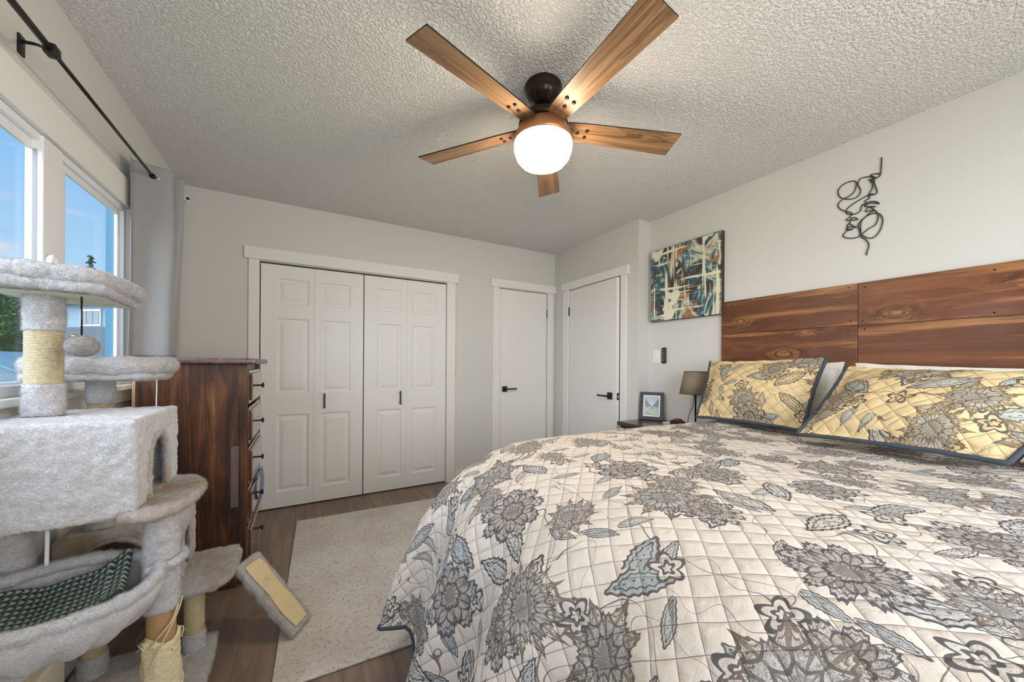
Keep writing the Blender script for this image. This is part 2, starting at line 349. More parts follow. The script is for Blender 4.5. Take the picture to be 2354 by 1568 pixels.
# floral quilted fabric -------------------------------------------------
def floral(name,base,qs=.047,off=(0,0,0),scale=1.0,fillamt=.55):
    m,t,p=mat(name); g=G(t); uv=g.map(g.tex('UV'),(scale,scale,1),off)
    wn=g.noise(uv,14,2,col=True); wv=g.vm('ADD',uv,g.vm('SCALE',g.vm('SUBTRACT',wn,(.5,.5,.5)),sc=.022))
    NAVY=(.028,.034,.048); BRN=(.10,.065,.048); BLUE=(.40,.48,.53); TAUPE=(.36,.31,.28)
    ink=g.noise(uv,150,3,.7,2.0); pen=g.ramp(g.m('ABSOLUTE',g.m('SUBTRACT',g.m('FRACT',g.m('MULTIPLY',ink,5)),.5)),[(.08,(1,1,1)),(.24,(0,0,0))])
    col=None
    def cell(sc,rnd,seed):
        q=g.vm('ADD',wv,(seed*3.1,seed*1.7,0)); vo=g.vor(q,sc,rnd)
        l=g.vm('SUBTRACT',q,vo['Position']); lx,ly,_=g.xyz(l); r0,r1,r2=t.nodes.new('ShaderNodeSeparateColor').outputs[:3] if False else (None,)*3
        sep=t.nodes.new('ShaderNodeSeparateColor'); t.links.new(vo['Color'],sep.inputs[0])
        return lx,ly,sep.outputs[0],sep.outputs[1],sep.outputs[2]
    def line(d,c,w): return g.m('LESS_THAN',g.m('ABSOLUTE',g.m('SUBTRACT',d,c)),w)
    # stems
    s1=g.noise(wv,4.2,1,.4); s2=g.noise(g.vm('ADD',wv,(7,3,0)),6.5,1,.4)
    st=g.m('MAXIMUM',g.m('LESS_THAN',g.m('ABSOLUTE',g.m('SUBTRACT',s1,.5)),.0023),g.m('LESS_THAN',g.m('ABSOLUTE',g.m('SUBTRACT',s2,.5)),.0018))
    col=g.mix(g.m('MULTIPLY',st,.75),base,BRN)
    ht=g.noise(uv,3,2)
    # leaves
    for sc,L_,W_,sd,fc in((8.5,.050,.017,1,BLUE),(5.6,.085,.034,2,BLUE)):
        lx,ly,a,b,c=cell(sc,.9,sd); an=g.m('MULTIPLY',a,6.283); ca=g.m('COSINE',an); sa=g.m('SINE',an)
        X=g.m('ADD',g.m('MULTIPLY',lx,ca),g.m('MULTIPLY',ly,sa)); Y=g.m('SUBTRACT',g.m('MULTIPLY',ly,ca),g.m('MULTIPLY',lx,sa))
        X=g.m('DIVIDE',X,L_); Y=g.m('DIVIDE',Y,W_)
        Y=g.m('ADD',g.m('ABSOLUTE',Y),g.m('MULTIPLY',g.m('ABSOLUTE',g.m('SINE',g.m('MULTIPLY',X,14))),.12))
        d=g.m('ADD',Y,g.m('MULTIPLY',X,X)); ins=g.m('MULTIPLY',g.m('LESS_THAN',d,1),g.m('GREATER_THAN',b,.35))
        fill=g.mix(g.m('MULTIPLY',c,.8),base,fc); fill=g.mix(g.m('MULTIPLY',pen,.55),fill,NAVY)
        o=g.m('MAXIMUM',line(d,.93,.10),g.m('MAXIMUM',g.m('LESS_THAN',Y,.07),line(d,.55,.05)))
        fill=g.mix(g.m('MULTIPLY',o,.85),fill,g.mix(g.m('GREATER_THAN',c,.6),NAVY,BRN)); col=g.mix(ins,col,fill)
    # small blossoms
    lx,ly,a,b,c=cell(6.4,1,3); r=g.m('DIVIDE',g.vm('LENGTH',g.comb(lx,ly)),.034); th=g.m('ADD',g.m('ARCTAN2',ly,lx),g.m('MULTIPLY',a,6.28))
    d=g.m('MULTIPLY',r,g.m('ADD',1,g.m('MULTIPLY',g.m('ABSOLUTE',g.m('SINE',g.m('MULTIPLY',th,2.5))),-.45))); d=g.m('MULTIPLY',d,1.5)
    ins=g.m('MULTIPLY',g.m('LESS_THAN',d,1),g.m('GREATER_THAN',b,.45)); o=g.m('MAXIMUM',line(d,.90,.14),g.m('MAXIMUM',line(d,.35,.1),g.m('MULTIPLY',pen,.4)))
    col=g.mix(ins,col,g.mix(g.m('MULTIPLY',o,.85),base,NAVY))
    # big medallion flowers: two families
    for sc,rr,sd,th_,rd in((3.4,.088,5,.15,.8),(2.85,.112,4,.08,.65)):
        lx,ly,a,b,c=cell(sc,rd,sd)
        R_=g.m('MULTIPLY',g.m('ADD',.75,g.m('MULTIPLY',c,.35)),rr)
        an=g.m('MULTIPLY',b,6.283); 
        sx=g.m('ADD',1,g.m('MULTIPLY',g.m('SUBTRACT',a,.5),.5)); lx=g.m('MULTIPLY',lx,sx)
        r=g.m('DIVIDE',g.vm('LENGTH',g.comb(lx,ly)),R_); th=g.m('ADD',g.m('ARCTAN2',ly,lx),an)
        n=g.m('ADD',6,g.m('ROUND',g.m('MULTIPLY',a,9))); 
        s=g.m('ABSOLUTE',g.m('SINE',g.m('MULTIPLY',n,g.m('DIVIDE',th,2))))     # petals
        s2_=g.m('ABSOLUTE',g.m('COSINE',g.m('MULTIPLY',n,g.m('DIVIDE',th,2))))
        fam=g.m('GREATER_THAN',c,.5); tri=g.m('SUBTRACT',1,s); tri2=g.m('SUBTRACT',1,s2_)
        jag=g.m('MULTIPLY',g.m('ABSOLUTE',g.m('SINE',g.m('MULTIPLY',g.m('MULTIPLY',n,2.5),th))),.07)
        pw=g.m('ADD',g.m('MULTIPLY',g.m('POWER',s,.6),g.m('SUBTRACT',1,fam)),g.m('MULTIPLY',g.m('POWER',tri,1.3),fam)); pw2=g.m('ADD',g.m('MULTIPLY',g.m('POWER',s2_,.7),g.m('SUBTRACT',1,fam)),g.m('MULTIPLY',g.m('POWER',tri2,1.2),fam))
        d=g.m('DIVIDE',g.m('ADD',r,jag),g.m('ADD',.68,g.m('MULTIPLY',pw,.34)))        # outer scallop
        d2=g.m('DIVIDE',r,g.m('ADD',.50,g.m('MULTIPLY',pw2,.24)))       # mid ring, offset petals
        d3=g.m('DIVIDE',r,g.m('ADD',.26,g.m('MULTIPLY',pw,.12)))
        ins=g.m('MULTIPLY',g.m('LESS_THAN',d,1),g.m('GREATER_THAN',b,th_))
        fc=g.mix(a,g.mix(fam,BLUE,TAUPE),base)
        fill=g.mix(.22,base,fc)
        fill=g.mix(g.m('LESS_THAN',d2,1),fill,g.mix(.42,base,g.mix(fam,TAUPE,BLUE)))
        # veins
        vein=g.m('MULTIPLY',g.m('LESS_THAN',s,.20),g.m('LESS_THAN',d,1)); vein2=g.m('MULTIPLY',g.m('LESS_THAN',s2_,.2),g.m('LESS_THAN',d2,1))
        o=g.m('MAXIMUM',line(d,.955,.050),line(d2,.97,.055)); o=g.m('MAXIMUM',o,line(d3,.95,.10)); o=g.m('MAXIMUM',o,g.m('MULTIPLY',vein,.8)); o=g.m('MAXIMUM',o,g.m('MULTIPLY',vein2,.8))
        o=g.m('MAXIMUM',o,line(d,.80,.018)); o=g.m('MAXIMUM',o,g.m('MULTIPLY',g.m('LESS_THAN',r,.2),.5))
        o=g.m('MAXIMUM',g.m('MULTIPLY',o,.82),g.m('MULTIPLY',pen,.85))
        fill=g.mix(o,fill,g.mix(g.m('MULTIPLY',fam,.75),NAVY,BRN)); col=g.mix(ins,col,fill)
    # quilting stitches, diamonds
    x,y,z=g.xyz(g.tex('UV'))
    A=g.m('DIVIDE',g.m('ADD',x,y),qs*1.4142); C=g.m('DIVIDE',g.m('SUBTRACT',x,y),qs*1.4142)
    fa=g.m('ABSOLUTE',g.m('SUBTRACT',g.m('FRACT',A),.5)); fb=g.m('ABSOLUTE',g.m('SUBTRACT',g.m('FRACT',C),.5))
    # fa=.5 at the stitch
    sa=g.m('GREATER_THAN',fa,.486); sb=g.m('GREATER_THAN',fb,.486); sl_=g.m('MAXIMUM',sa,sb)
    col=g.mix(g.m('MULTIPLY',sl_,.78),col,(.10,.09,.085))
    pa=g.m('SUBTRACT',1,g.m('POWER',g.m('MULTIPLY',fa,2),4)); pb=g.m('SUBTRACT',1,g.m('POWER',g.m('MULTIPLY',fb,2),4))
    h=g.m('MULTIPLY',pa,pb); wr=g.noise(uv,38,3,.6,.8); h=g.m('ADD',h,g.m('MULTIPLY',wr,.9))
    t.links.new(col,p.inputs['Base Color']); p.inputs['Roughness'].default_value=.95; p.inputs['Specular IOR Level'].default_value=.04
    t.links.new(g.bump(h,.55,.007),p.inputs['Normal']); return m
M_quilt=floral('floral_quilt',(.71,.655,.60)); M_sham=floral('floral_sham_warm_lit',(.68,.53,.30),.047,(3.3,1.2,0),1.0)  # sham base colour carries the warm light's yellow; the fabric matches the quilt
M_bind=plain('navy_binding',(.045,.060,.080),.8,bump=.3,bs=300); M_linen=plain('cream_cotton',(.72,.68,.60),.85,bump=.25,bs=25); M_taupe=plain('taupe_cotton',(.40,.33,.29),.85,bump=.2,bs=25)
def rug_mat():
    m,t,p=mat('distressed_rug'); g=G(t); v=g.geo()
    b=g.noise(v,2.6,4,.6); f=g.noise(v,95,5,.8); l=g.noise(v,16,5,.7); pat=g.vor(g.map(v,(1,1,1)),5,.3,dim='2D')['Distance']
    c=g.ramp(b,[(.3,(.56,.50,.47)),(.5,(.66,.62,.58)),(.7,(.72,.69,.66))])
    mask=g.m('MULTIPLY',g.ramp(f,[(.50,(0,0,0)),(.575,(1,1,1))]),g.ramp(l,[(.32,(.05,.05,.05)),(.58,(1,1,1))]))
    mask=g.m('MULTIPLY',mask,g.m('ADD',.55,g.m('MULTIPLY',g.m('SINE',g.m('MULTIPLY',pat,34)),.4)))
    c=g.mix(g.m('MULTIPLY',mask,.9),c,(.20,.165,.165))
    t.links.new(c,p.inputs['Base Color']); p.inputs['Roughness'].default_value=.95; p.inputs['Specular IOR Level'].default_value=.1
    t.links.new(g.bump(g.noise(v,420,2),.5,.003),p.inputs['Normal']); return m
M_rug=rug_mat()
def curtain_mat():
    m,t,p=mat('grey_blackout_cloth'); g=G(t); v=g.geo(); n=g.noise(g.map(v,(1,1,.35)),9,3,.6)
    p.inputs['Base Color'].default_value=(.29,.29,.30,1); p.inputs['Roughness'].default_value=.45; p.inputs['Sheen Weight'].default_value=.3
    t.links.new(g.bump(n,.35,.02),p.inputs['Normal']); return m
M_curt=curtain_mat()
def paint_mat():
    m,t,p=mat('abstract_paint'); g=G(t); v=g.tex('UV')
    a=g.noise(g.map(v,(1,.6,1)),5,5,.7,1.2); b=g.noise(g.vm('ADD',v,(4,9,0)),3.2,4,.7,1.5); d=g.noise(g.vm('ADD',v,(1,2,0)),9,4,.7)
    c=g.ramp(a,[(.30,(.02,.015,.012)),(.42,(.08,.045,.03)),(.47,(.03,.10,.13)),(.50,(.12,.24,.27)),(.54,(.66,.62,.44)),(.68,(.22,.11,.05))],'EASE')
    c=g.mix(g.ramp(b,[(.58,(0,0,0)),(.63,(1,1,1))]),c,(.42,.18,.06)); c=g.mix(g.ramp(d,[(.60,(0,0,0)),(.68,(1,1,1))]),c,(.02,.014,.012))
    x,y,z=g.xyz(v); CR=(.80,.77,.58)
    # vertical drips and horizontal runs of pale paint
    for (sx,sy,sd,th,w) in((22,1.6,1,.60,.05),(46,3.0,2,.61,.05),(2.2,24,3,.61,.04),(4,55,4,.64,.04),(7,6,5,.59,.03)):
        n=g.noise(g.vm('ADD',g.map(v,(sx,sy,1)),(sd*5.,sd*3.,0)),1,2,.5,.25); c=g.mix(g.ramp(n,[(th,(0,0,0)),(th+w,(1,1,1))]),c,CR)
    e=g.m('MAXIMUM',g.m('GREATER_THAN',g.m('ABSOLUTE',g.m('SUBTRACT',x,.305)),.296),g.m('GREATER_THAN',g.m('ABSOLUTE',g.m('SUBTRACT',y,.305)),.30))
    c=g.mix(g.m('MULTIPLY',e,.7),c,(.03,.02,.015))
    t.links.new(c,p.inputs['Base Color']); p.inputs['Roughness'].default_value=.35; t.links.new(g.bump(g.noise(v,60,3),.3,.003),p.inputs['Normal']); return m
M_paint=paint_mat(); M_canvedge=plain('painted_canvas_edge',(.045,.032,.024),.6,bump=.4,bs=60)
def knit_mat():
    m,t,p=mat('sage_knit'); g=G(t); v=g.tex('UV'); x,y,z=g.xyz(v)
    X=g.m('MULTIPLY',x,math.pi/.0125); Y=g.m('MULTIPLY',y,math.pi/.017); s=g.m('MULTIPLY',g.m('ABSOLUTE',g.m('SINE',g.m('ADD',X,g.m('MULTIPLY',g.m('COSINE',g.m('MULTIPLY',Y,2)),.5)))),g.m('ABSOLUTE',g.m('SINE',Y)))
    c=g.ramp(s,[(.12,(.035,.050,.042)),(.6,(.23,.30,.26)),(1,(.36,.44,.38))]); t.links.new(c,p.inputs['Base Color']); p.inputs['Roughness'].default_value=.9
    t.links.new(g.bump(s,1,.008),p.inputs['Normal']); return m
M_knit=knit_mat()
M_shade=plain('taupe_lampshade',(.22,.175,.12),.8,bump=.1,bs=400); M_night=plain('espresso_wood',(.05,.028,.024),.3,coat=.3); M_nightside=plain('espresso_edge',(.022,.02,.022),.4)
M_lawn=plain('lawn_green',(.07,.15,.03),.9,bump=.5,bs=30); M_leaf=plain('foliage_green',(.055,.14,.035),.9,bump=1,bs=8); M_con=plain('conifer_green',(.03,.07,.045),.9)
M_siding=plain('pale_blue_siding',(.20,.29,.36),.7); M_roof=plain('grey_roof',(.07,.075,.08),.8); M_glassd=plain('house_window_glass',(.05,.09,.12),.1); M_exttrim=plain('blue_exterior_trim',(.07,.20,.30),.6)
m,t,p=mat('clear_glass'); t.nodes.remove(p); tr=nn(t,'ShaderNodeBsdfTransparent'); gl=nn(t,'ShaderNodeBsdfGlossy',ins={'Roughness':.02}); ms=nn(t,'ShaderNodeMixShader'); ms.inputs[0].default_value=.05
t.links.new(tr.outputs[0],ms.inputs[1]); t.links.new(gl.outputs[0],ms.inputs[2]); t.links.new(ms.outputs[0],t.nodes['Material Output'].inputs[0]); M_glass=m
# ------------------------------------------------------------ room shell
H=2.44; WX=3.446; WD=3.302; YN=-4.35; YR=-1.223
def st(name,bm,m,parent=None,smooth=False): 
    o=obj(name,bm,m,parent,smooth,loc=(0,0,0) if not parent else None)
    if not parent: o['kind']='structure'
    return o
st('floor',box(B(),-.05,WX+.1,YN-.1,.1,-.1,0),M_floor)
st('ceiling',box(B(),-.05,WX+.1,YN-.1,.1,H,H+.1),M_ceil)
# window opening: y -2.75 .. -.93, z 1.06 .. 1.93
WY0,WY1,WZ0,WZ1=-2.85,-.935,1.06,1.925
b=B(); box(b,-.05,0,YN,WY0,0,H); box(b,-.05,0,-.86,0,0,H); box(b,-.05,0,WY0,-.86,0,WZ0); box(b,-.05,0,WY0,-.86,WZ1,H); st('wall_left',b,M_wall)
CX0,CX1,CZ=.467,1.989,1.962; SX0,SX1,SZ=2.571,3.195,1.980
b=B(); box(b,0,CX0,0,.1,0,H); box(b,CX0,CX1,0,.1,CZ,H); box(b,CX1,SX0,0,.1,0,H); box(b,SX0,SX1,0,.1,SZ,H); box(b,SX1,WX+.1,0,.1,0,H); box(b,CX0,CX1,.07,.1,0,CZ); box(b,SX0,SX1,.07,.1,0,SZ); st('wall_far',b,M_wall)
DY0,DY1,DZ=-1.03,-.268,1.979   # open door
b=B(); box(b,WD,WX+.1,DY1,0,0,H); box(b,WD,WX+.1,YR,DY0,0,H); box(b,WD,WX+.1,DY0,DY1,DZ,H); box(b,WD+.13,WX+.1,DY0,DY1,0,DZ); st('wall_door',b,M_wall)
st('wall_right',box(B(),WX,WX+.1,YN,YR,0,H),M_wall)
b=B(); box(b,-.05,.6,YN-.1,YN,0,H); box(b,2.8,WX+.1,YN-.1,YN,0,H); box(b,.6,2.8,YN-.1,YN,0,.8); box(b,.6,2.8,YN-.1,YN,2.1,H); st('wall_near',b,M_wall)  # opening added in this unseen wall to let the fill lamp in
b=B()
for q_ in((.6,2.8,.8,.86),(.6,2.8,2.04,2.1),(.6,.66,.86,2.04),(2.74,2.8,.86,2.04),(1.67,1.73,.86,2.04)): box(b,q_[0],q_[1],YN-.08,YN-.02,q_[2],q_[3],.004)
st('added_window',b,M_vinyl)  # unseen window frame added around the opening for the fill lamp
# trims
b=B(); box(b,.371,2.108,-.028,0,1.969,2.061,.002); box(b,.398,CX0,-.018,0,0,1.969,.002); box(b,CX1,2.075,-.018,0,0,1.969,.002); st('trim_1',b,M_trim)
b=B(); box(b,2.463,3.300,-.028,0,1.985,2.068,.002); box(b,2.492,SX0,-.018,0,0,1.985,.002); box(b,SX1,3.272,-.018,0,0,1.985,.002); st('trim_2',b,M_trim)
b=B(); box(b,WD-.028,WD,-1.123,-.156,1.985,2.066,.002); box(b,WD-.018,WD,-1.095,DY0,0,1.985,.002); box(b,WD-.018,WD,DY1,-.178,0,1.985,.002); st('trim_3',b,M_trim)
b=B(); box(b,2.08,2.49,-.014,0,0,.10,.003); box(b,0,.395,-.014,0,0,.10,.003); st('baseboard_far',b,M_trim)
st('baseboard_left',box(B(),0,.014,YN,-.02,0,.10,.003),M_trim)
st('baseboard_right',box(B(),WX-.014,WX,YN,YR,0,.10,.003),M_trim)
st('baseboard_door',box(B(),WD-.014,WD,YR,-1.10,0,.10,.003),M_trim)
b=B(); box(b,0,.022,-2.99,-.80,1.925,2.057,.004); box(b,0,.022,-.935,-.80,1.045,1.925,.004); box(b,0,.022,-2.99,-2.85,1.045,1.925,.004); box(b,0,.012,-2.95,-.84,.975,1.04,.003); st('trim_4',b,M_trim)
# window sill (ledge)
b=B(); box(b,-.045,.045,-3.0,-.79,1.035,1.06,.006); st('trim_5',b,M_trim)
# window: vinyl frame, fixed right pane, mullion, sliding sash
win=thing('window_1',None,None,(0,-1.9,1.06)); win['kind']='structure'
b=B()
for (y0,y1,z0,z1,x0,x1) in((WY0,WY1,1.06,1.095,-.05,.004),(WY0,WY1,1.90,1.925,-.05,.004),(WY1-.03,-.862,1.095,1.90,-.016,.004),(WY0,WY0+.03,1.095,1.90,-.05,.004)): box(b,x0,x1,y0,y1,z0,z1,.003)
obj('window_frame',b,M_vinyl,win,False)
b=B(); box(b,-.030,.012,-1.617,-1.500,1.06,1.92,.004); obj('mullion',b,M_vinyl,win,False)
b=B()
for (y0,y1,z0,z1) in((-1.50,-.965,1.085,1.112),(-1.50,-.965,1.872,1.90),(-.996,-.965,1.112,1.872),(-1.50,-1.432,1.112,1.872)): box(b,-.02,-.008,y0,y1,z0,z1,.003)
obj('fixed_sash',b,M_vinyl,win,False)
b=B()
for (y0,y1,z0,z1) in((-2.82,-1.61,1.085,1.105),(-2.82,-1.61,1.868,1.90),(-1.605,-1.60,1.105,1.868),(-2.82,-2.78,1.105,1.868)): box(b,-.028,-.012,y0,y1,z0,z1,.003)
obj('sliding_sash',b,M_vinyl,win,False)
b=B(); box(b,-.012,-.002,-1.6185,-1.6165,1.10,1.87); obj('sash_track',b,plain('track_shadow_grey',(.35,.36,.38),.5),win,False)
b=B(); box(b,-.017,-.015,-1.435,-.98,1.11,1.88); obj('pane',b,M_glass,win,False)
b=B(); box(b,-.020,-.017,-2.80,-1.60,1.10,1.87); obj('pane',b,M_glass,win,False)
b=B(); lathe(b,[(.022,0),(.022,.014),(.018,.018)],n=20,c=(.012,-1.588,1.50),mat=Matrix.Rotation(math.pi/2,4,'Y')@Matrix.Scale(1.5,4,(1,0,0))); box(b,.024,.034,-1.594,-1.558,1.485,1.52,.004)
obj('latch',b,M_white,win)
# exterior corner board seen through the right pane
b=B(); box(b,-.172,-.052,-.62,-.56,.2,2.3); st('trim_6',b,M_exttrim)
# ------------------------------------------------------------ doors
def leaf(bm,x0,x1,z0,z1,y,pan,th=.03):
    """panelled leaf, front face at y, facing -y"""
    xs=sorted({x0,x1,*[a for q in pan for a in q[:2]]}); zs=sorted({z0,z1,*[a for q in pan for a in q[2:]]})
    ispan=lambda a,c:any(q[0]<=a<q[1] and q[2]<=c<q[3] for q in pan)
    for a,b_ in zip(xs,xs[1:]):
        for c,d in zip(zs,zs[1:]):
            if ispan((a+b_)/2,(c+d)/2): continue
            bm.faces.new([bm.verts.new(p) for p in((a,y,c),(b_,y,c),(b_,y,d),(a,y,d))])
    for q in pan:
        prev=None
        for ins,dy in((0,0),(.008,.011),(.018,.012),(.044,.002),(.048,.001)):
            r=[bm.verts.new(p) for p in((q[0]+ins,y+dy,q[2]+ins),(q[1]-ins,y+dy,q[2]+ins),(q[1]-ins,y+dy,q[3]-ins),(q[0]+ins,y+dy,q[3]-ins))]
            if prev:
                for i in range(4): bm.faces.new((prev[i],prev[(i+1)%4],r[(i+1)%4],r[i]))
            prev=r
        bm.faces.new(prev)
    for (a,b_) in(((x0,z0),(x1,z0)),((x1,z0),(x1,z1)),((x1,z1),(x0,z1)),((x0,z1),(x0,z0))):
        bm.faces.new([bm.verts.new(p) for p in((a[0],y,a[1]),(a[0],y+th,a[1]),(b_[0],y+th,b_[1]),(b_[0],y,b_[1]))])
    bm.faces.new([bm.verts.new(p) for p in((x0,y+th,z0),(x0,y+th,z1),(x1,y+th,z1),(x1,y+th,z0))])
    bmesh.ops.remove_doubles(bm,verts=bm.verts,dist=1e-5)
    return bm
ROW=((.135,.75),(.925,1.525),(1.64,1.842))
def bifold(n,lx,hx,zb):
    d=thing(n,None,None,(lx[0][0],.01,0)); d['kind']='structure'
    for (a,c,pa,pb) in lx:
        o=obj('door_leaf',leaf(B(),a,c,zb,1.949,.008,[(pa,pb,r0,r1) for r0,r1 in ROW]),M_door,d,False)
        if a<=hx<=c:
            b=B(); box(b,hx-.006,hx+.006,-.026,-.018,.79,.915,.002); box(b,hx-.005,hx+.005,-.02,.008,.80,.81); box(b,hx-.005,hx+.005,-.02,.008,.895,.905); obj('handle',b,M_black,o,False)
bifold('door_1',((.474,.8435,.582,.806),(.8445,1.224,.893,1.12)),.922,.012)
bifold('door_2',((1.232,1.6045,1.343,1.557),(1.6055,1.985,1.655,1.885)),1.545,.012)
b=B(); box(b,CX0-.0,CX1,.045,.069,0,CZ); st('closet_gap_shade',b,M_dark)  # near-black sheet stands for the shade seen through the door gaps
def lever(bm,mir=1):
    pass
d=thing('door_3',None,None,(2.58,0,0)); d['kind']='structure'
b=B(); box(b,2.577,3.190,.004,.039,.01,1.974,.002); o=obj('door_slab',b,M_door,d,False)
b=B(); box(b,2.615,2.675,-.006,.004,.87,.93,.002); box(b,2.636,2.654,-.045,-.004,.893,.911,.003); box(b,2.636,2.77,-.052,-.04,.894,.910,.003); obj('lever_handle',b,M_black,o,False)
b=B(); lathe(b,[(.006,1.70),(.006,1.795)],c=(3.196,-.002,0),n=12); obj('hinge',b,M_black,o)
b=B(); lathe(b,[(.006,.25),(.006,.345)],c=(3.196,-.002,0),n=12); obj('hinge',b,M_black,o)
# the door that stands ajar (hinged at its left edge)
d=thing('door_4',None,None,(WD,DY1,0)); d['kind']='structure'
RT=Matrix.Translation(V((WD,DY1-.004,0)))@Matrix.Rotation(math.radians(-3.6),4,'Z')@Matrix.Translation(V((-WD,-(DY1-.004),0)))
def dbox(*a,**k): 
    b=box(B(),*a,**k); bmesh.ops.transform(b,matrix=RT,verts=b.verts); return b
yl=DY0+.012
o=obj('door_slab',dbox(WD-.001,WD+.034,yl,DY1-.004,.01,1.972,.002),M_door,d,False)
b=B(); box(b,WD-.010,WD-.001,yl+.05,yl+.115,.845,.91,.002); box(b,WD-.05,WD-.01,yl+.075,yl+.09,.868,.886,.003); box(b,WD-.056,WD-.044,yl+.085,yl+.21,.869,.885,.003); bmesh.ops.transform(b,matrix=RT,verts=b.verts); obj('lever_handle',b,M_black,o,False)
b=B(); box(b,WD+.006,WD+.028,yl-.003,yl,.845,.91); bmesh.ops.transform(b,matrix=RT,verts=b.verts); o2=obj('latch_plate',b,M_black,o,False)
b=B(); box(b,WD+.010,WD+.024,yl-.010,yl-.003,.865,.885,.002); bmesh.ops.transform(b,matrix=RT,verts=b.verts); obj('latch_bolt',b,M_steel,o,False)
for z in(1.70,.25):
    b=B(); lathe(b,[(.0065,z),(.0065,z+.095)],c=(WD-.006,DY1-.003,0),n=12); obj('hinge',b,M_black,o)
# ------------------------------------------------------------ ceiling fan
FX,FY=1.714,-2.06
fan=thing('ceiling_fan','five-blade wooden ceiling fan with a lit round white globe','ceiling fan',(FX,FY,2.44))
obj('canopy',lathe(B(),[(.084,2.44),(.086,2.428),(.078,2.418),(.078,2.405),(.066,2.378),(.040,2.362),(.034,2.352)],(FX,FY,0),48),M_bronze,fan)
obj('downrod',lathe(B(),[(.022,2.37),(.022,2.345),(.033,2.34),(.036,2.33),(.028,2.318),(.028,2.30)],(FX,FY,0),32),M_bronze,fan)
obj('motor_housing',lathe(B(),[(.03,2.312),(.062,2.308),(.098,2.296),(.110,2.278),(.112,2.262),(.106,2.256)],(FX,FY,0),48),M_bronze,fan)
obj('light_collar',lathe(B(),[(.085,2.258),(.112,2.246),(.118,2.228),(.128,2.216),(.134,2.194),(.133,2.178)],(FX,FY,0),48),M_copper,fan,label='copper-coloured collar above the globe')
obj('globe',lathe(B(),[(.118,2.190),(.130,2.186),(.133,2.170),(.131,2.146),(.121,2.115),(.101,2.091),(.073,2.078),(.04,2.071),(.004,2.069)],(FX,FY,0),48),M_globe,fan,label='glowing white glass globe')
for k,ang in enumerate((-163.5,-91.5,-19.0,52.0,125.5)):
    a=math.radians(ang); dr=V((math.cos(a),math.sin(a),0)); lf=V((-math.sin(a),math.cos(a),0)); pt=math.radians(12)
    cr=(lf*math.cos(pt)-V((0,0,1))*math.sin(pt)); nm=dr.cross(cr).normalized()
    c0=V((FX,FY,2.252)); b=B(); lay=b.loops.layers.uv.verify()
    rows=[]
    for r,hw in((.085,.043),(.12,.047),(.2,.052),(.45,.060),(.655,.066),(.662,.0645)):
        rows.append([b.verts.new(c0+dr*r+cr*s*hw+nm*z) for s,z in((-1,-.003),(1,-.003),(1,.003),(-1,.003))])
    uvs=lambda v:((v.co-c0).dot(dr)+k*2.3,(v.co-c0).dot(cr)+k)
    for p_,q in zip(rows,rows[1:]):
        for i in range(4):
            f=b.faces.new((p_[i],q[i],q[(i+1)%4],p_[(i+1)%4])); f.material_index=0 if i in(0,2) else 1
    for f in(b.faces.new(rows[0]),b.faces.new(rows[-1][::-1])): f.material_index=1
    for f in b.faces:
        for l in f.loops: l[lay].uv=uvs(l.vert)
    bl=obj('blade',b,[M_blade,M_bladeedge],fan,False)
    for (r,s) in((.205,-.018),(.205,.018),(.165,0)):
        c=c0+dr*r+cr*s-nm*0.0; sgn=-1 if nm.z>0 else 1
        b=B(); mt=nm.to_track_quat('Z','Y').to_matrix().to_4x4(); lathe(b,[(.0085,.002),(.0085,.006),(.005,.0085)] if sgn>0 else [(.0085,-.002),(.0085,-.006),(.005,-.0085)],c,14,mt); obj('screw',b,M_bronze,bl)
# ------------------------------------------------------------ headboard of planks
hb=thing('headboard','dark stained knotty wood plank headboard fixed to the wall','headboard',(WX-.02,-2.86,.69))
for (y0,y1,r) in((-2.6385,-1.881,(1.63,1.396,1.161,.926,.69)),(-3.86,-2.6405,(1.629,1.393,1.150,.915,.69))):
    for za,zb in zip(r,r[1:]):
        b=B(); box(b,WX-.022,WX-.0005,y0,y1,zb+.0012,za-.0012,.0015,1); c=((y0+y1)/2,(za+zb)/2)
        obj('plank',b,M_head,hb,False)
for (y,z) in((-1.93,1.60),(-2.60,1.61),(-2.61,1.42),(-2.67,1.60),(-2.66,1.42),(-3.10,1.60),(-3.1,1.41),(-2.60,1.37),(-2.67,1.37),(-2.10,1.62)):
    b=B(); lathe(b,[(.004,0),(.004,.001)],(WX-.023,y,z),10,Matrix.Rotation(math.pi/2,4,'Y')); obj('nail_head',b,M_steel if y>-2.2 else M_bronze,hb)
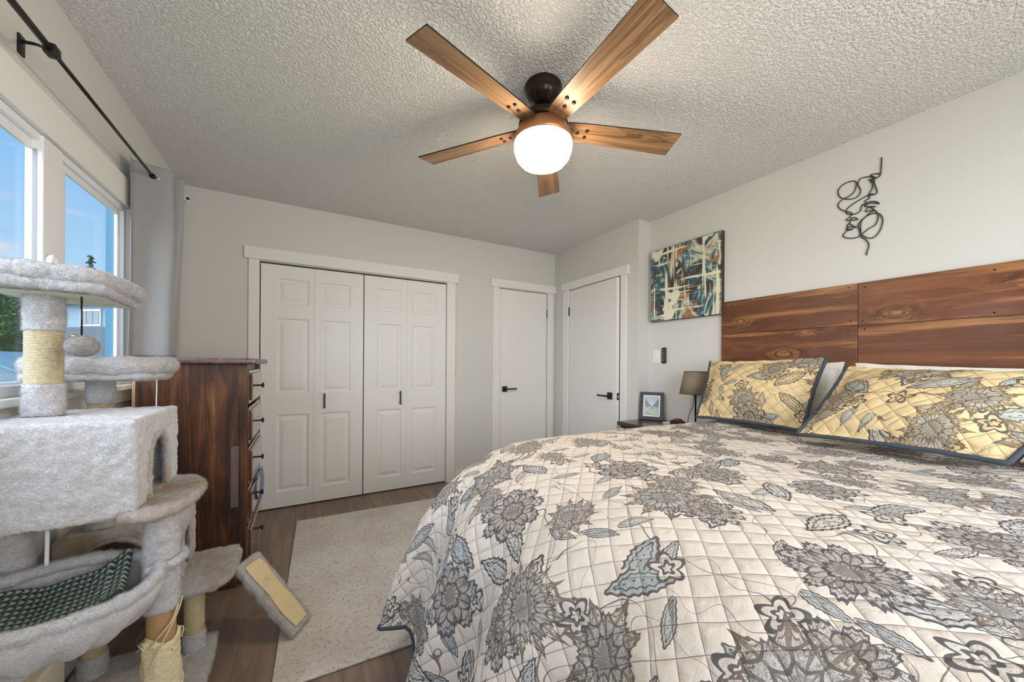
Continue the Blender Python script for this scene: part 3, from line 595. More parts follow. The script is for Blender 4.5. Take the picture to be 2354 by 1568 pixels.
# ------------------------------------------------------------ bed
bed=thing('bed','wide bed standing against the plank headboard, draped by the floral quilt','bed',(2.4,-2.87,0))
obj('mattress',box(B(),1.55,3.40,-3.70,-2.05,.38,.76,.06,4),M_linen,bed); obj('bed_base',box(B(),1.62,3.41,-3.65,-2.10,.10,.38,.01),M_nightside,bed,False)
for x in(1.70,3.3):
    for y in(-3.55,-2.2): obj('leg',box(B(),x-.03,x+.03,y-.03,y+.03,0,.10),M_nightside,bed,False)
PS=[(0,0),(.15,-.008),(.28,-.030),(.40,-.075),(.49,-.14),(.555,-.235),(.605,-.37),(.655,-.53),(.70,-.68)]
PT=[(0,0),(.12,-.003),(.21,-.018),(.27,-.05),(.305,-.11),(.325,-.22),(.335,-.40),(.345,-.58),(.35,-.70)]
def arc(PP):
    L=[0]
    for a,b_ in zip(PP,PP[1:]): L.append(L[-1]+math.hypot(b_[0]-a[0],b_[1]-a[1]))
    def f(d):
        if d<=0:return 0,0
        for i in range(len(PP)-1):
            if d<=L[i+1] or i==len(PP)-2:
                t=(d-L[i])/(L[i+1]-L[i]); return PP[i][0]+(PP[i+1][0]-PP[i][0])*t, PP[i][1]+(PP[i+1][1]-PP[i][1])*t
    return f,L[-1]
fS,LS=arc(PS); fT,LT=arc(PT)
XI,YA,YB=1.74,-2.13,-3.55   # inner edges of the flat top
def quiltpt(s,t):
    # s: metres from head (x=3.36) towards foot; t: metres from the bed's centre line, + to the nightstand side
    x=3.36-s; yc=(YA+YB)/2; y=yc+t; hw=(YA-YB)/2
    a=max(0,XI-x); b_=max(0,abs(t)-hw); sg=1 if t>0 else -1
    d=(a**6+b_**6)**(1/6) if (a>0 and b_>0) else a+b_
    X=max(x,XI); Y=yc+sg*min(abs(t),hw)
    zt=.812+.012*math.sin(X*2.1+1)*math.sin(Y*3.0)+.006*noise.noise(V((X*5,Y*5,0)))
    if d>0:
        dn=math.hypot(a,b_); ca,sa=a/dn,b_/dn
        hs,gs=fS(d); ht,gt=fT(d)
        w_=ca*ca; g_=gs*w_+gt*(1-w_)
        head=min(1,max(0,(3.36-X-.05)/.7)); ht*=.72+.28*head
        fall=min(1,d/.85)
        fold=fall**2.2*(.052*math.cos((y+2.005)*2*math.pi/.37)+.02*math.sin(y*9+1)) if a>0 else fall**2*.012*math.sin(x*16)
        X-=(hs+fold)*ca; Y+=sg*(ht+(.03*fall**2 if a>0 else fold))*sa
        zt+=g_
    zt+=.0035*noise.noise(V((s*14,t*14,3)))
    return V((X,Y,max(zt,.02)))
q=thing('quilt','cream quilt with grey and brown floral print, spread over the bed','quilt',(2.2,-2.87,.1))
S0,S1=0,1.62+LS-.02; T1=.71+LT-.03
def bigF(u,v):
    t=-T1+2*T1*v; k=min(1,max(0,(t-.61)/.10)); k=k*k*(3-2*k)
    return quiltpt(S0+(S1-S0-.085*k)*u,t)
b=B()
grid(b,bigF,230,300,uv=lambda u,v:(S0+(S1-S0)*u,-T1+2*T1*v))
qo=obj('quilt_cloth',b,M_quilt,q); md=qo.modifiers.new('thickness','SOLIDIFY'); md.thickness=.008; md.offset=-1
b=B(); edge=[bigF(1,i/160) for i in range(161)]; tube(b,edge,.0065,8)
e2=[bigF(i/120,1) for i in range(121)]; tube(b,e2,.0065,8); e3=[bigF(i/120,0) for i in range(121)]; tube(b,e3,.0065,8)
obj('quilt_binding',b,M_bind,q,label='dark navy binding')
# ------------------------------------------------------------ pillows
def pillow(name,label,BL,BR,TL,TR,th,m,seed=0,bind=None,floralp=False,sag=.0,group=None):
    BL,BR,TL,TR=map(V,(BL,BR,TL,TR)); c=(BL+BR+TL+TR)/4; N=(BR-BL).cross(TL-BL).normalized()
    W=(BR-BL).length; Hh=(TL-BL).length
    t=thing(name,label,'pillow',((BL+BR)/2),group)
    fl=.030
    def base(u,v):
        k=.035*(1-v*v)*(u*abs(u)); kv=.045*(1-u*u)*(v*abs(v))
        u2,v2=(u-k+1)/2,(v-kv+1)/2
        return BL.lerp(BR,u2).lerp(TL.lerp(TR,u2),v2)
    def thick(u,v):
        uu=min(1,abs(u)/(1-2*fl/W)); vv=min(1,abs(v)/(1-2*fl/Hh))
        return th*((1-uu**2.6)**.62)*((1-vv**2.6)**.62)*(1+.10*noise.noise(V((u*2+seed,v*2,1)))) if uu<1 and vv<1 else 0
    def side(sg):
        def P(i,j):
            u,v=-1+2*i,-1+2*j; p=base(u,v)+N*sg*(thick(u,v)/2+.003)
            p+=N*.006*noise.noise(V((u*5+seed,v*5,sg)))
            return p-V((0,0,1))*sag*(1-u*u)*(.5+.5*v)
        return P
    b=B(); nu,nv=70,50
    grid(b,side(1),nu,nv,uv=lambda i,j:(i*W+seed,j*Hh+seed*.7)); grid(b,side(-1),nu,nv,flip=True,uv=lambda i,j:(i*W+seed+5,j*Hh))
    bmesh.ops.remove_doubles(b,verts=b.verts,dist=.0001)
    obj('pillow_cover',b,m,t)
    if bind:
        P=side(0); loop=[P(0,1-i/18) for i in range(18)]+[P(i/24,0) for i in range(24)]+[P(1,i/18) for i in range(19)]
        obj('binding',tube(B(),loop,.009,8),bind,t,label='dark navy edging')
    return t
pillow('sham_pillow','yellow-lit floral quilted pillow, left of the two, nearest the bedside lamp',(2.98,-1.985,.835),(2.99,-2.56,.835),(3.24,-1.915,1.195),(3.20,-2.585,1.215),.15,M_sham,1.3,M_bind)
pillow('sham_pillow','large yellow-lit floral quilted pillow at the right edge of the picture',(2.77,-2.625,.850),(2.72,-3.22,.862),(3.10,-2.70,1.165),(3.06,-3.42,1.155),.18,M_sham,4.1,M_bind)
pillow('bed_pillow','cream pillow whose corner shows between the two floral pillows',(3.22,-2.10,.83),(3.16,-2.625,.83),(3.37,-2.12,1.17),(3.30,-2.625,1.192),.13,M_linen,7)
pillow('bed_pillow','cream pillow standing behind the large right floral pillow',(3.18,-2.68,.83),(3.12,-3.42,.83),(3.335,-2.66,1.185),(3.31,-3.42,1.160),.14,M_linen,9)
pillow('bed_pillow','taupe pillow cut by the right picture edge, below the navy edging',(2.93,-3.22,.84),(2.93,-3.82,.84),(3.16,-3.28,1.08),(3.16,-3.84,1.08),.14,M_taupe,11)
# ------------------------------------------------------------ nightstand group
ns=thing('nightstand','dark brown nightstand between the bed and the wall corner','nightstand',(3.23,-1.54,0))
b=B(); pr=[(3.03,.700),(3.022,.694),(3.030,.684),(3.038,.672),(3.052,.660)]
box(b,3.03,3.44,-1.845,-1.245,.668,.700,.006); o=obj('tabletop',b,M_night,ns,False)
obj('moulding',box(B(),3.05,3.43,-1.83,-1.26,.645,.668,.008),M_nightside,ns,False); obj('body',box(B(),3.07,3.42,-1.81,-1.28,.06,.645),M_nightside,ns,False)
for z0,z1 in((.40,.62),(.12,.37)):
    o=obj('drawer',box(B(),3.056,3.07,-1.79,-1.30,z0,z1,.003),M_night,ns,False); obj('knob',lathe(B(),[(.006,0),(.006,.014),(.012,.018),(.012,.026),(.003,.03)],(3.056,-1.545,(z0+z1)/2),16,Matrix.Rotation(-math.pi/2,4,'Y')),M_black,o)
for x in(3.09,3.40):
    for y in(-1.79,-1.30): obj('leg',box(B(),x-.018,x+.018,y-.018,y+.018,0,.06),M_nightside,ns,False)
# picture frame, leaning back
fr=thing('photo_frame','black-brown framed landscape photo standing on the nightstand','picture frame',(3.345,-1.335,.70))
dirx=V((.50,-.866,0)).normalized(); fac=V((-.866,-.50,0)).normalized(); tilt=math.radians(11); up=(V((0,0,1))*math.cos(tilt)-fac*math.sin(tilt)); nf=dirx.cross(up).normalized()
if nf.dot(fac)<0: nf=-nf
FR=Matrix(((dirx.x,up.x,nf.x,3.325),(dirx.y,up.y,nf.y,-1.345),(dirx.z,up.z,nf.z,.702),(0,0,0,1)))
def lbox(x0,x1,y0,y1,z0,z1,bev=0,M=FR):
    b=box(B(),x0,x1,y0,y1,z0,z1,bev); bmesh.ops.transform(b,matrix=M,verts=b.verts); return b
b=B(); hw,hh,fw=.095,.238,.026
for a in((-hw,hw,0,fw+.004),(-hw,hw,hh-fw,hh),(-hw,-hw+fw,fw,hh-fw),(hw-fw,hw,fw,hh-fw)): box(b,a[0],a[1],a[2],a[3],-.012,.006,.002)
bmesh.ops.transform(b,matrix=FR,verts=b.verts); obj('frame_moulding',b,M_nightside,fr,False)
obj('mat_board',lbox(-.07,.07,.028,.214,-.008,-.004),M_white,fr,False)
m,t,p=mat('landscape_photo'); g=G(t); v=g.tex('UV'); x,y,z=g.xyz(v)
val=g.m('ABSOLUTE',g.m('SUBTRACT',x,.5)); ridge=g.m('ADD',g.m('MULTIPLY',val,.95),g.m('ADD',.34,g.m('MULTIPLY',g.noise(v,9,4),.18)))
c=g.ramp(y,[(0,(.16,.20,.09)),(.25,(.33,.38,.24)),(.42,(.20,.22,.18)),(.55,(.55,.62,.72)),(1,(.42,.48,.62))]); c=g.mix(g.m('MULTIPLY',g.m('LESS_THAN',y,ridge),g.m('GREATER_THAN',y,.42)),c,(.16,.18,.17))
c=g.mix(g.m('MULTIPLY',g.m('GREATER_THAN',g.noise(v,14,3),.56),g.m('LESS_THAN',y,.45)),c,(.75,.75,.72))
t.links.new(c,p.inputs['Base Color']); p.inputs['Roughness'].default_value=.15; M_land=m
b=B(); lay=b.loops.layers.uv.verify(); f=b.faces.new([b.verts.new(FR@V(p_)) for p_ in((-.056,.042,-.003),(.056,.042,-.003),(.056,.20,-.003),(-.056,.20,-.003))])
for l,uv in zip(f.loops,((0,0),(1,0),(1,1),(0,1))): l[lay].uv=uv
obj('photo',b,M_land,fr,False,label='small valley landscape photo')
b=B(); k=V((3.345,-1.335,.70))-fac*.075; box(b,-.02,.02,0,.17,-.004,0); 
st_up=(V((3.325,-1.345,.702))+up*.17-nf*.012-k); ln=st_up.length; ud=st_up.normalized(); zz=dirx.cross(ud).normalized()
bmesh.ops.transform(b,matrix=Matrix(((dirx.x,ud.x*ln/.17,zz.x,k.x),(dirx.y,ud.y*ln/.17,zz.y,k.y),(dirx.z,ud.z*ln/.17,zz.z,k.z),(0,0,0,1))),verts=b.verts); obj('easel_back',b,M_black,fr,False)
# lamp
lp=thing('table_lamp','small lamp with taupe drum shade beside the left floral pillow','lamp',(3.30,-1.765,.70))
sh=B(); n=40
lathe(sh,[(.112,.955),(.080,1.122)],(3.30,-1.765,0),48,cap=False); o=obj('lamp_shade',sh,M_shade,lp); md=o.modifiers.new('thick','SOLIDIFY'); md.thickness=.003
for z,r in((.956,.112),(1.121,.080)): obj('shade_rim',tube(B(),[(3.30+r*math.cos(a*math.pi/20),-1.765+r*math.sin(a*math.pi/20),z) for a in range(40)],.0018,6,True),M_black,o)
obj('lamp_stem',lathe(B(),[(.006,.71),(.006,.96),(.014,.965),(.014,.985)],(3.30,-1.765,0),16),M_black,lp); obj('lamp_base',lathe(B(),[(.055,.70),(.055,.706),(.04,.716),(.008,.722)],(3.30,-1.765,0),32),M_black,lp)
obj('power_cord',tube(B(),spline([(3.297,-1.757,.955),(3.292,-1.752,.87),(3.285,-1.725,.80),(3.275,-1.718,.735),(3.262,-1.73,.704)],8),.0025,6),M_black,lp)
ck=thing('alarm_clock','small black gadget with reddish top on the nightstand','clock',(3.27,-1.655,.70))
obj('case',box(B(),3.205,3.26,-1.715,-1.615,.70,.748,.008),M_black,ck); obj('dome',lathe(B(),[(.036,.746),(.036,.752),(.030,.760),(.01,.764)],(3.232,-1.665,0),24),plain('dark_red_plastic',(.16,.02,.02),.3),ck,label='dark reddish rounded top')
tag(obj('notebook',box(B(),3.27,3.36,-1.585,-1.50,.70,.712,.002),plain('cream_paper',(.72,.68,.55),.8),None,False),'thin cream booklet lying between photo frame and black gadget','book')
# ------------------------------------------------------------ wall things
cv=thing('abstract_canvas','square abstract canvas painting of cream, teal and rust drips','painting',(3.43,-1.58,1.543))
b=B(); lay=b.loops.layers.uv.verify(); cy0,cy1,cz0,cz1=-1.890,-1.262,1.543,2.155
box(b,WX-.034,WX-.001,cy0,cy1,cz0,cz1); obj('canvas_edge',b,M_canvedge,cv,False)
b=B(); lay=b.loops.layers.uv.verify(); f=b.faces.new([b.verts.new(p_) for p_ in((WX-.0345,cy1,cz0),(WX-.0345,cy0,cz0),(WX-.0345,cy0,cz1),(WX-.0345,cy1,cz1))])
for l,uv in zip(f.loops,((0,0),(.61,0),(.61,.61),(0,.61))): l[lay].uv=uv
obj('painted_front',b,M_paint,cv,False)
FACE=[
[(-2.728,2.284),(-2.727,2.238),(-2.724,2.197),(-2.719,2.186),(-2.708,2.183),(-2.699,2.177),(-2.702,2.149),(-2.711,2.110),(-2.707,2.098),(-2.694,2.098),(-2.676,2.103),(-2.688,2.105),(-2.698,2.100)],
[(-2.676,2.103),(-2.680,2.084),(-2.662,2.077),(-2.667,2.065),(-2.661,2.051),(-2.677,2.039),(-2.706,2.030),(-2.683,2.040)],
[(-2.724,2.193),(-2.714,2.204),(-2.696,2.209),(-2.685,2.208),(-2.705,2.186)],
[(-2.699,2.177),(-2.688,2.196),(-2.673,2.205),(-2.646,2.208),(-2.634,2.194),(-2.634,2.173),(-2.644,2.145),(-2.638,2.120),(-2.616,2.108),(-2.585,2.117),(-2.559,2.135),(-2.547,2.161),(-2.549,2.189),(-2.572,2.208),(-2.600,2.211),(-2.620,2.203),(-2.626,2.181),(-2.616,2.145),(-2.594,2.129),(-2.572,2.124),(-2.550,2.110),(-2.547,2.090),(-2.560,2.066),(-2.582,2.048),(-2.601,2.036),(-2.609,2.024),(-2.598,2.010),(-2.584,2.002),(-2.586,1.996),(-2.600,1.991)],
[(-2.694,2.168),(-2.691,2.134),(-2.682,2.114),(-2.674,2.104),(-2.647,2.094),(-2.610,2.078),(-2.588,2.062),(-2.581,2.046),(-2.589,2.031),(-2.607,2.023),(-2.626,2.020),(-2.644,2.030),(-2.647,2.049),(-2.653,2.060),(-2.665,2.060),(-2.683,2.065),(-2.706,2.057),(-2.720,2.039),(-2.706,2.048),(-2.683,2.057),(-2.668,2.049)],
[(-2.676,2.189),(-2.691,2.179),(-2.688,2.167),(-2.683,2.180),(-2.695,2.173)],
[(-2.634,1.985),(-2.623,1.998),(-2.607,2.002),(-2.603,1.996),(-2.617,1.986),(-2.634,1.985)],
[(-2.604,1.997),(-2.598,1.977),(-2.587,1.968),(-2.590,1.959),(-2.583,1.949),(-2.586,1.938),(-2.570,1.918),(-2.576,1.903),(-2.602,1.890),(-2.630,1.886),(-2.643,1.898),(-2.639,1.928),(-2.634,1.949),(-2.641,1.967),(-2.659,1.984),(-2.683,1.996),(-2.706,1.994),(-2.723,1.982),(-2.733,1.955),(-2.732,1.925),(-2.721,1.890),(-2.701,1.867),(-2.680,1.867),(-2.660,1.883),(-2.649,1.896)],
[(-2.598,1.973),(-2.611,1.959),(-2.626,1.942),(-2.608,1.952),(-2.589,1.958)],
[(-2.586,1.950),(-2.598,1.942),(-2.614,1.939),(-2.595,1.937),(-2.586,1.942)],
[(-2.674,2.042),(-2.694,2.023),(-2.712,1.994),(-2.716,1.969),(-2.706,1.933),(-2.677,1.919),(-2.651,1.896),(-2.649,1.882),(-2.666,1.864),(-2.678,1.840),(-2.679,1.820),(-2.673,1.798),(-2.670,1.776)],
[(-2.677,2.037),(-2.667,2.025),(-2.667,2.016),(-2.683,2.016),(-2.697,2.010),(-2.683,2.004),(-2.659,1.982),(-2.647,1.965),(-2.645,1.938),(-2.646,1.901)]]
b=B()
for s in FACE: tube(b,spline([(WX-.006,y,z) for y,z in s],6),.0027,8)
tag(obj('wire_face_art',b,plain('dark_wire',(.03,.028,.02),.5),None),'black one-line wire sculpture of two faces above the headboard','wall art')
sw=thing('light_switch','white wall switch plate below the canvas painting','light switch',(WX,-1.305,1.16))
obj('plate',box(B(),WX-.007,WX-.0005,-1.345,-1.265,1.185,1.300,.003),M_white,sw,False); obj('rocker',box(B(),WX-.012,WX-.006,-1.322,-1.288,1.208,1.277,.002),M_white,sw,False)
rm=thing('wall_remote','small black remote control mounted right of the light switch','remote control',(WX,-1.385,1.19))
obj('case',box(B(),WX-.020,WX-.0005,-1.405,-1.362,1.182,1.318,.010,4),M_black,rm)
for i in range(5): obj('button',box(B(),WX-.022,WX-.019,-1.391,-1.376,1.205+.021*i,1.215+.021*i,.002),plain('grey_button',(.25,.25,.25),.4) if i==0 else bpy.data.materials['grey_button'],rm,False)
sc_=thing('security_camera','small white security camera at the top left wall corner','camera',(.04,-.001,2.33))
obj('mount',lathe(B(),[(.022,0),(.022,.006),(.010,.010),(.010,.026)],(.028,-.001,2.325),20,Matrix.Rotation(math.pi/2,4,'X')),M_white,sc_)
hd=B(); cdir=V((.45,-.85,-.2)).normalized(); mt=cdir.to_track_quat('Z','Y').to_matrix().to_4x4(); lathe(hd,[(.006,-.024),(.018,-.022),(.023,-.012),(.023,.014),(.018,.022)],(.040,-.042,2.330),24,mt); o=obj('camera_head',hd,M_white,sc_)
obj('lens',lathe(B(),[(.011,.021),(.011,.024),(.006,.025)],(.040,-.042,2.330),20,mt),M_black,o)
# ------------------------------------------------------------ curtain and rod
rd=thing('curtain_rod','dark curtain rod running along the window wall near the ceiling','curtain rod',(.1,-1.9,2.108))
obj('inner_rod',tube(B(),[(.1,-1.86,2.108),(.1,-.935,2.108)],.0062,12),M_rod,rd); obj('outer_rod',tube(B(),[(.1,-3.1,2.108),(.1,-1.80,2.108)],.009,12),M_rod,rd)
obj('finial',tube(B(),[(.1,-.945,2.108),(.1,-.925,2.108),(.1,-.915,2.108),(.1,-.895,2.108)],.012,16),M_bronze,rd)
b=B(); tube(b,spline([(.002,-1.71,2.156),(.03,-1.715,2.158),(.06,-1.74,2.142),(.09,-1.782,2.11),(.10,-1.795,2.094)],6),.005,8); box(b,.0005,.006,-1.724,-1.696,2.115,2.175,.001); box(b,.086,.114,-1.81,-1.775,2.092,2.124,.004); obj('bracket',b,M_rod,rd)
cur=thing('curtain','grey curtain gathered at the right end of the window','curtain',(.1,-.9,.1))
def cpath(z):
    k=(2.16-z)/2.0
    # zigzag plan: from the wall side fold, to the last panel facing the room
    P_=[(.045,-1.015),(.038,-.965),(.060,-.945),(.150,-.925),(.172,-.905),(.150,-.89),(.04,-.885),(.026,-.868),(.05,-.855),(.165,-.84),(.185,-.825),(.16,-.812),(.06,-.81),(.05,-.80)]
    lx=-.012*k; out=[]
    for i,(x,y) in enumerate(P_):
        s=1+.12*math.sin(z*3+i*.8); out.append(V((max(.028,.1+(x-.1)*s+lx*2+.006*noise.noise(V((i*.7,z*2.5,1)))),y+.008*math.sin(z*2.2+i)-.03*k*(1-i/13)*.5,z)))
    return spline(out,6)
rows=[2.165-(2.165-1.196)*i/90 for i in range(91)]; cps=[cpath(z) for z in rows]; nC=len(cps[0])
b=B(); grid(b,lambda i,j:cps[round(j*90)][round(i*(nC-1))],nC,91)
o=obj('curtain_panel',b,M_curt,cur); md=o.modifiers.new('t','SOLIDIFY'); md.thickness=.0015
for (y) in(-.925,-.888):
    b=B(); tube(b,[(.1+.020*math.cos(a*math.pi/14),y,2.108+.020*math.sin(a*math.pi/14)) for a in range(28)],.0035,8,True); obj('grommet',b,M_steel,cur)
# ------------------------------------------------------------ dresser
DX0,DX1,DY_0,DY_1,DT=.075,.505,-1.10,-.50,1.178
dr=thing('dresser','tall dark-stained wooden dresser with glossy drawers against the far corner','dresser',(.29,-.8,0))
b=B(); box(b,DX0+.012,DX1-.004,DY_0,DY_0+.02,.02,DT-.02); box(b,DX0+.012,DX1-.004,DY_1-.02,DY_1,.02,DT-.02); box(b,DX0+.012,DX1-.01,DY_0+.02,DY_1-.02,.06,.09); box(b,DX0+.012,DX1-.01,DY_0+.02,DY_1-.02,DT-.05,DT-.02)
obj('case',b,M_dress,dr,False)
b=B(); box(b,DX1-.028,DX1+.006,DY_0-.003,DY_0+.026,.02,DT-.02,.004); box(b,DX1-.028,DX1+.006,DY_1-.026,DY_1+.003,.02,DT-.02,.004); obj('front_stile',b,M_dress,dr,False)
obj('top',box(B(),DX0-.015,.555,DY_0-.03,DY_1+.02,DT-.018,DT+.012,.009,3),M_dresstop,dr,True)
obj('back_panel',box(B(),DX0,DX0+.012,DY_0+.002,DY_1,.03,DT-.02),M_pale,dr,False,label='pale unfinished wood back edge')
b=B(); box(b,DX0+.02,DX1-.02,DY_0+.02,DY_1-.02,.09,DT-.05); obj('drawer_rails',b,M_dark,dr,False)
zz_=[1.135,.935,.720,.505,.300,.085]
for z1,z0 in zip(zz_,zz_[1:]):
    b=B(); box(b,DX1-.02,DX1+.012,DY_0+.03,DY_1-.03,z0+.012,z1-.008,.004); 
    b2=box(b,DX1+.010,DX1+.026,DY_0+.045,DY_1-.045,z0+.028,z1-.024,.009,2)
    o=obj('drawer',b,M_drawer,dr,False); zc=(z0+z1)/2
    k=obj('knob',lathe(B(),[(.007,0),(.005,.006),(.005,.022),(.013,.026),(.016,.030),(.013,.035),(.003,.037)],(DX1+.024,-.83,zc),18,Matrix.Rotation(math.pi/2,4,'Y')),M_black,o)
obj('plinth',box(B(),DX0+.03,DX1-.02,DY_0+.01,DY_1-.01,0,.06),M_dress,dr,False)
b=B()
def clothP(i,j): 
    return V((DX1+.036+.010*math.sin(math.pi*j)+.006*math.sin(i*9),-.80+.12*i+.01*math.sin(j*6),.52-.17*j-.03*i*j))
grid(b,clothP,14,20); o=obj('blue_cloth',b,plain('blue_cloth_fabric',(.16,.24,.42),.85,bump=.3,bs=60),None); md=o.modifiers.new('t','SOLIDIFY'); md.thickness=.004
tag(o,'blue cloth hanging out of a drawer of the dark dresser','cloth')
# strips of clear tape on the dresser side
m,t,p=mat('clear_tape'); p.inputs['Base Color'].default_value=(.85,.83,.82,1); p.inputs['Roughness'].default_value=.15; p.inputs['Alpha'].default_value=.06; M_tape=m
obj('tape_strip',box(B(),.445,.478,DY_0-.0008,DY_0-.0003,.42,.735),M_tape,dr,False,label='strip of clear tape')
# ------------------------------------------------------------ rug
b=B(); rc=V((1.80,-1.17,0)); A_=math.radians(-2.2)
box(b,-1.10,1.10,-.785,.785,.001,.010,.003); bmesh.ops.transform(b,matrix=Matrix.Translation(rc)@Matrix.Rotation(A_,4,'Z'),verts=b.verts)
tag(obj('area_rug',b,M_rug,None,False),'pale distressed grey and beige rug on the wood floor','rug')
# ------------------------------------------------------------ baseboard heater
ht=thing('baseboard_heater','cream electric baseboard heater low under the window','heater',(.04,-2.2,0))
obj('heater_case',box(B(),.015,.075,-2.9,-1.63,.03,.20,.01,3),plain('cream_enamel',(.72,.68,.56),.4),ht,True); obj('air_slot',box(B(),.074,.077,-2.85,-1.68,.06,.075),M_dark,ht,False)
# ------------------------------------------------------------ cat tree
ct=thing('cat_tree','grey plush multi-level cat tree with sisal posts beside the window','cat tree',(.25,-1.8,0))
def post(x,y,segs,r=.035,parent=ct,name='post'):
    """segs: (z0,z1,kind)"""
    b=B(); lathe(b,[(r-.004,segs[0][0]),(r-.004,segs[-1][1])],(x,y,0),28); o=obj(name,b,M_card,parent)
    for z0,z1,k in segs:
        if k=='f':
            b=B(); furtube(b,[(x,y,z0),(x,y,z1)],r+.002); obj('plush_sleeve',b,M_fur,o,label='grey plush sleeve')
        elif k=='s':
            b=B(); n=int((z1-z0)/.0021); lathe(b,[(r+.0006*(1 if i%2 else -1),z0+(z1-z0)*i/n) for i in range(n+1)],(x,y,0),32); obj('sisal_wrap',b,M_sisal,o,label='cream sisal wrap')
    return o
# base
b=B(); plate(b,[(.05,-2.10),(.05,-1.52),(.10,-1.475),(.42,-1.49),(.462,-1.53),(.468,-1.85),(.44,-2.10),(.40,-2.14),(.10,-2.14)],.003,.042); obj('base_plate',b,M_fur2,ct)
# posts
post(.080,-1.91,[(.04,.30,'s'),(.30,.745,'f')]); 
post(.125,-1.882,[(1.015,1.105,'f'),(1.105,1.255,'s'),(1.255,1.357,'f')],.0365)
post(.115,-1.56,[(.04,.115,'f'),(.115,.285,'s')],.034)
post(.135,-1.575,[(.575,.80,'f'),(.80,1.02,'s'),(1.02,1.11,'f')],.034)
post(.400,-1.585,[(.04,.115,'f'),(.115,.285,'s')],.0315)
fp=post(.415,-2.035,[(.04,.30,'n'),(.30,.36,'n'),(.462,.735,'f')],.036)
# ragged, unwound sisal on the front post
b=B()
def rag(i,j):
    a=2*math.pi*i; z=.05+.335*j; r=.040+.007*noise.noise(V((math.cos(a)*2,math.sin(a)*2,z*14)))+.004*noise.noise(V((a*9,z*60,0)))+.006*(1-abs(2*j-1))
    if j>.97:r=.034
    return V((.415+r*math.cos(a),-2.035+r*math.sin(a),z+(.012*math.sin(a*2) if j>.9 else 0)))
grid(b,rag,48,60,closeu=True); o=obj('frayed_sisal',b,M_fray,fp,label='frayed cream sisal coming loose')
b=B()
for k in range(46):
    a=random.uniform(0,6.28); z=random.uniform(.08,.39); p0=V((.415+.044*math.cos(a),-2.035+.044*math.sin(a),z)); dv=V((math.cos(a),math.sin(a),random.uniform(-.8,.6)))*random.uniform(.008,.022)
    tube(b,spline([p0,p0+dv*.5+V((0,0,.004)),p0+dv],4),.0006,4)
tube(b,spline([(.455,-2.05,.47),(.448,-2.075,.44),(.425,-2.085,.41),(.395,-2.07,.37),(.375,-2.04,.35)],8),.0022,6)
tube(b,spline([(.46,-2.03,.48),(.456,-2.065,.45),(.435,-2.085,.40),(.41,-2.09,.34),(.39,-2.08,.28),(.38,-2.07,.22)],8),.0018,6)
for zz in(.375,.24): tube(b,[(.415+.0475*math.cos(2*math.pi*i/24),-2.035+.0475*math.sin(2*math.pi*i/24),zz+.006*math.sin(i)) for i in range(24)],.0016,6,True)
obj('loose_strands',b,M_fray,fp)
# lower house (condo) on its platform
HX0,HX1,HY0,HY1,HZ0,HZ1=.045,.352,-1.655,-1.32,.312,.572
def arch(c0,c1,cx,hw,z0,hz,a,s,axis,sign):
    """skip function for an arched doorway in one face"""
    def f(A_,S_,m):
        if A_!=axis or S_!=sign: return False
        u=(m[1-axis] if axis<2 else 0)-cx; z=m.z-z0
        if abs(u)>=hw: return False
        zt=(hz-hw*a)+hw*a*math.sqrt(max(0,1-(u/hw)**2))
        return 0<z<zt
    return f
def rimpts(fixed,axis,cx,hw,z0,hz,a,off=0):
    P_=[]
    for z in(0,.4,.8): P_.append((-hw,z*(hz-hw*a)))
    for i in range(13):
        th=math.pi*i/12; P_.append((-hw*math.cos(th),(hz-hw*a)+hw*a*math.sin(th)))
    for z in(.8,.4,0): P_.append((hw,z*(hz-hw*a)))
    return [(fixed,cx+u,z0+z) if axis==0 else (cx+u,fixed,z0+z) for u,z in P_]
hs=thing  # (alias kept short)
a1=arch(0,0,-1.484,.058,HZ0+.004,.190,1.0,0,0,1); a2=arch(0,0,.195,.088,HZ0+.06,.175,.9,0,1,-1)
b=B(); rbox(b,HX0,HX1,HY0,HY1,HZ0,HZ1,.014,.006,True,lambda A_,S_,m:a1(A_,S_,m) or a2(A_,S_,m)); o=obj('lower_house',b,M_fur2,ct)
md=o.modifiers.new('t','SOLIDIFY'); md.thickness=.012; md.offset=-1
b=B(); furtube(b,rimpts(HX1,0,-1.484,.058,HZ0+.004,.190,1.0),.007,n=8); obj('doorway_rim',b,M_fur2,o); b=B(); furtube(b,rimpts(HY0,1,.195,.088,HZ0+.06,.175,.9),.007,n=8); obj('doorway_rim',b,M_fur2,o)
b=B(); plate(b,[(.05,-1.63),(.05,-1.33),(.08,-1.305),(.47,-1.30),(.505,-1.32),(.525,-1.38),(.522,-1.56),(.49,-1.63),(.42,-1.655),(.08,-1.655)],.280,.312); obj('platform',b,M_fur2,ct)
# ramp
P0=V((.548,-1.475,.300)); P1=V((.765,-1.615,.018)); ax=(P1-P0).normalized(); sd=V((0.54,.84,0)).normalized(); sd=(sd-ax*sd.dot(ax)).normalized(); un=ax.cross(sd).normalized()
if un.z<0: un=-un
LR=(P1-P0).length; RM=Matrix(((ax.x,sd.x,un.x,P0.x),(ax.y,sd.y,un.y,P0.y),(ax.z,sd.z,un.z,P0.z),(0,0,0,1)))
b=B(); rbox(b,0,LR,-.067,.067,-.014,.018,.012,.005); bmesh.ops.transform(b,matrix=RM,verts=b.verts); o=obj('ramp',b,M_fur2,ct)
m,t,p=mat('sisal_mat_cloth'); g=G(t); v=g.geo(); n_=g.noise(v,300,3); t.links.new(g.ramp(n_,[(.3,(.60,.47,.25)),(.7,(.80,.68,.42))]),p.inputs['Base Color']); p.inputs['Roughness'].default_value=.9; t.links.new(g.bump(n_,.6,.003),p.inputs['Normal']); M_smat=m
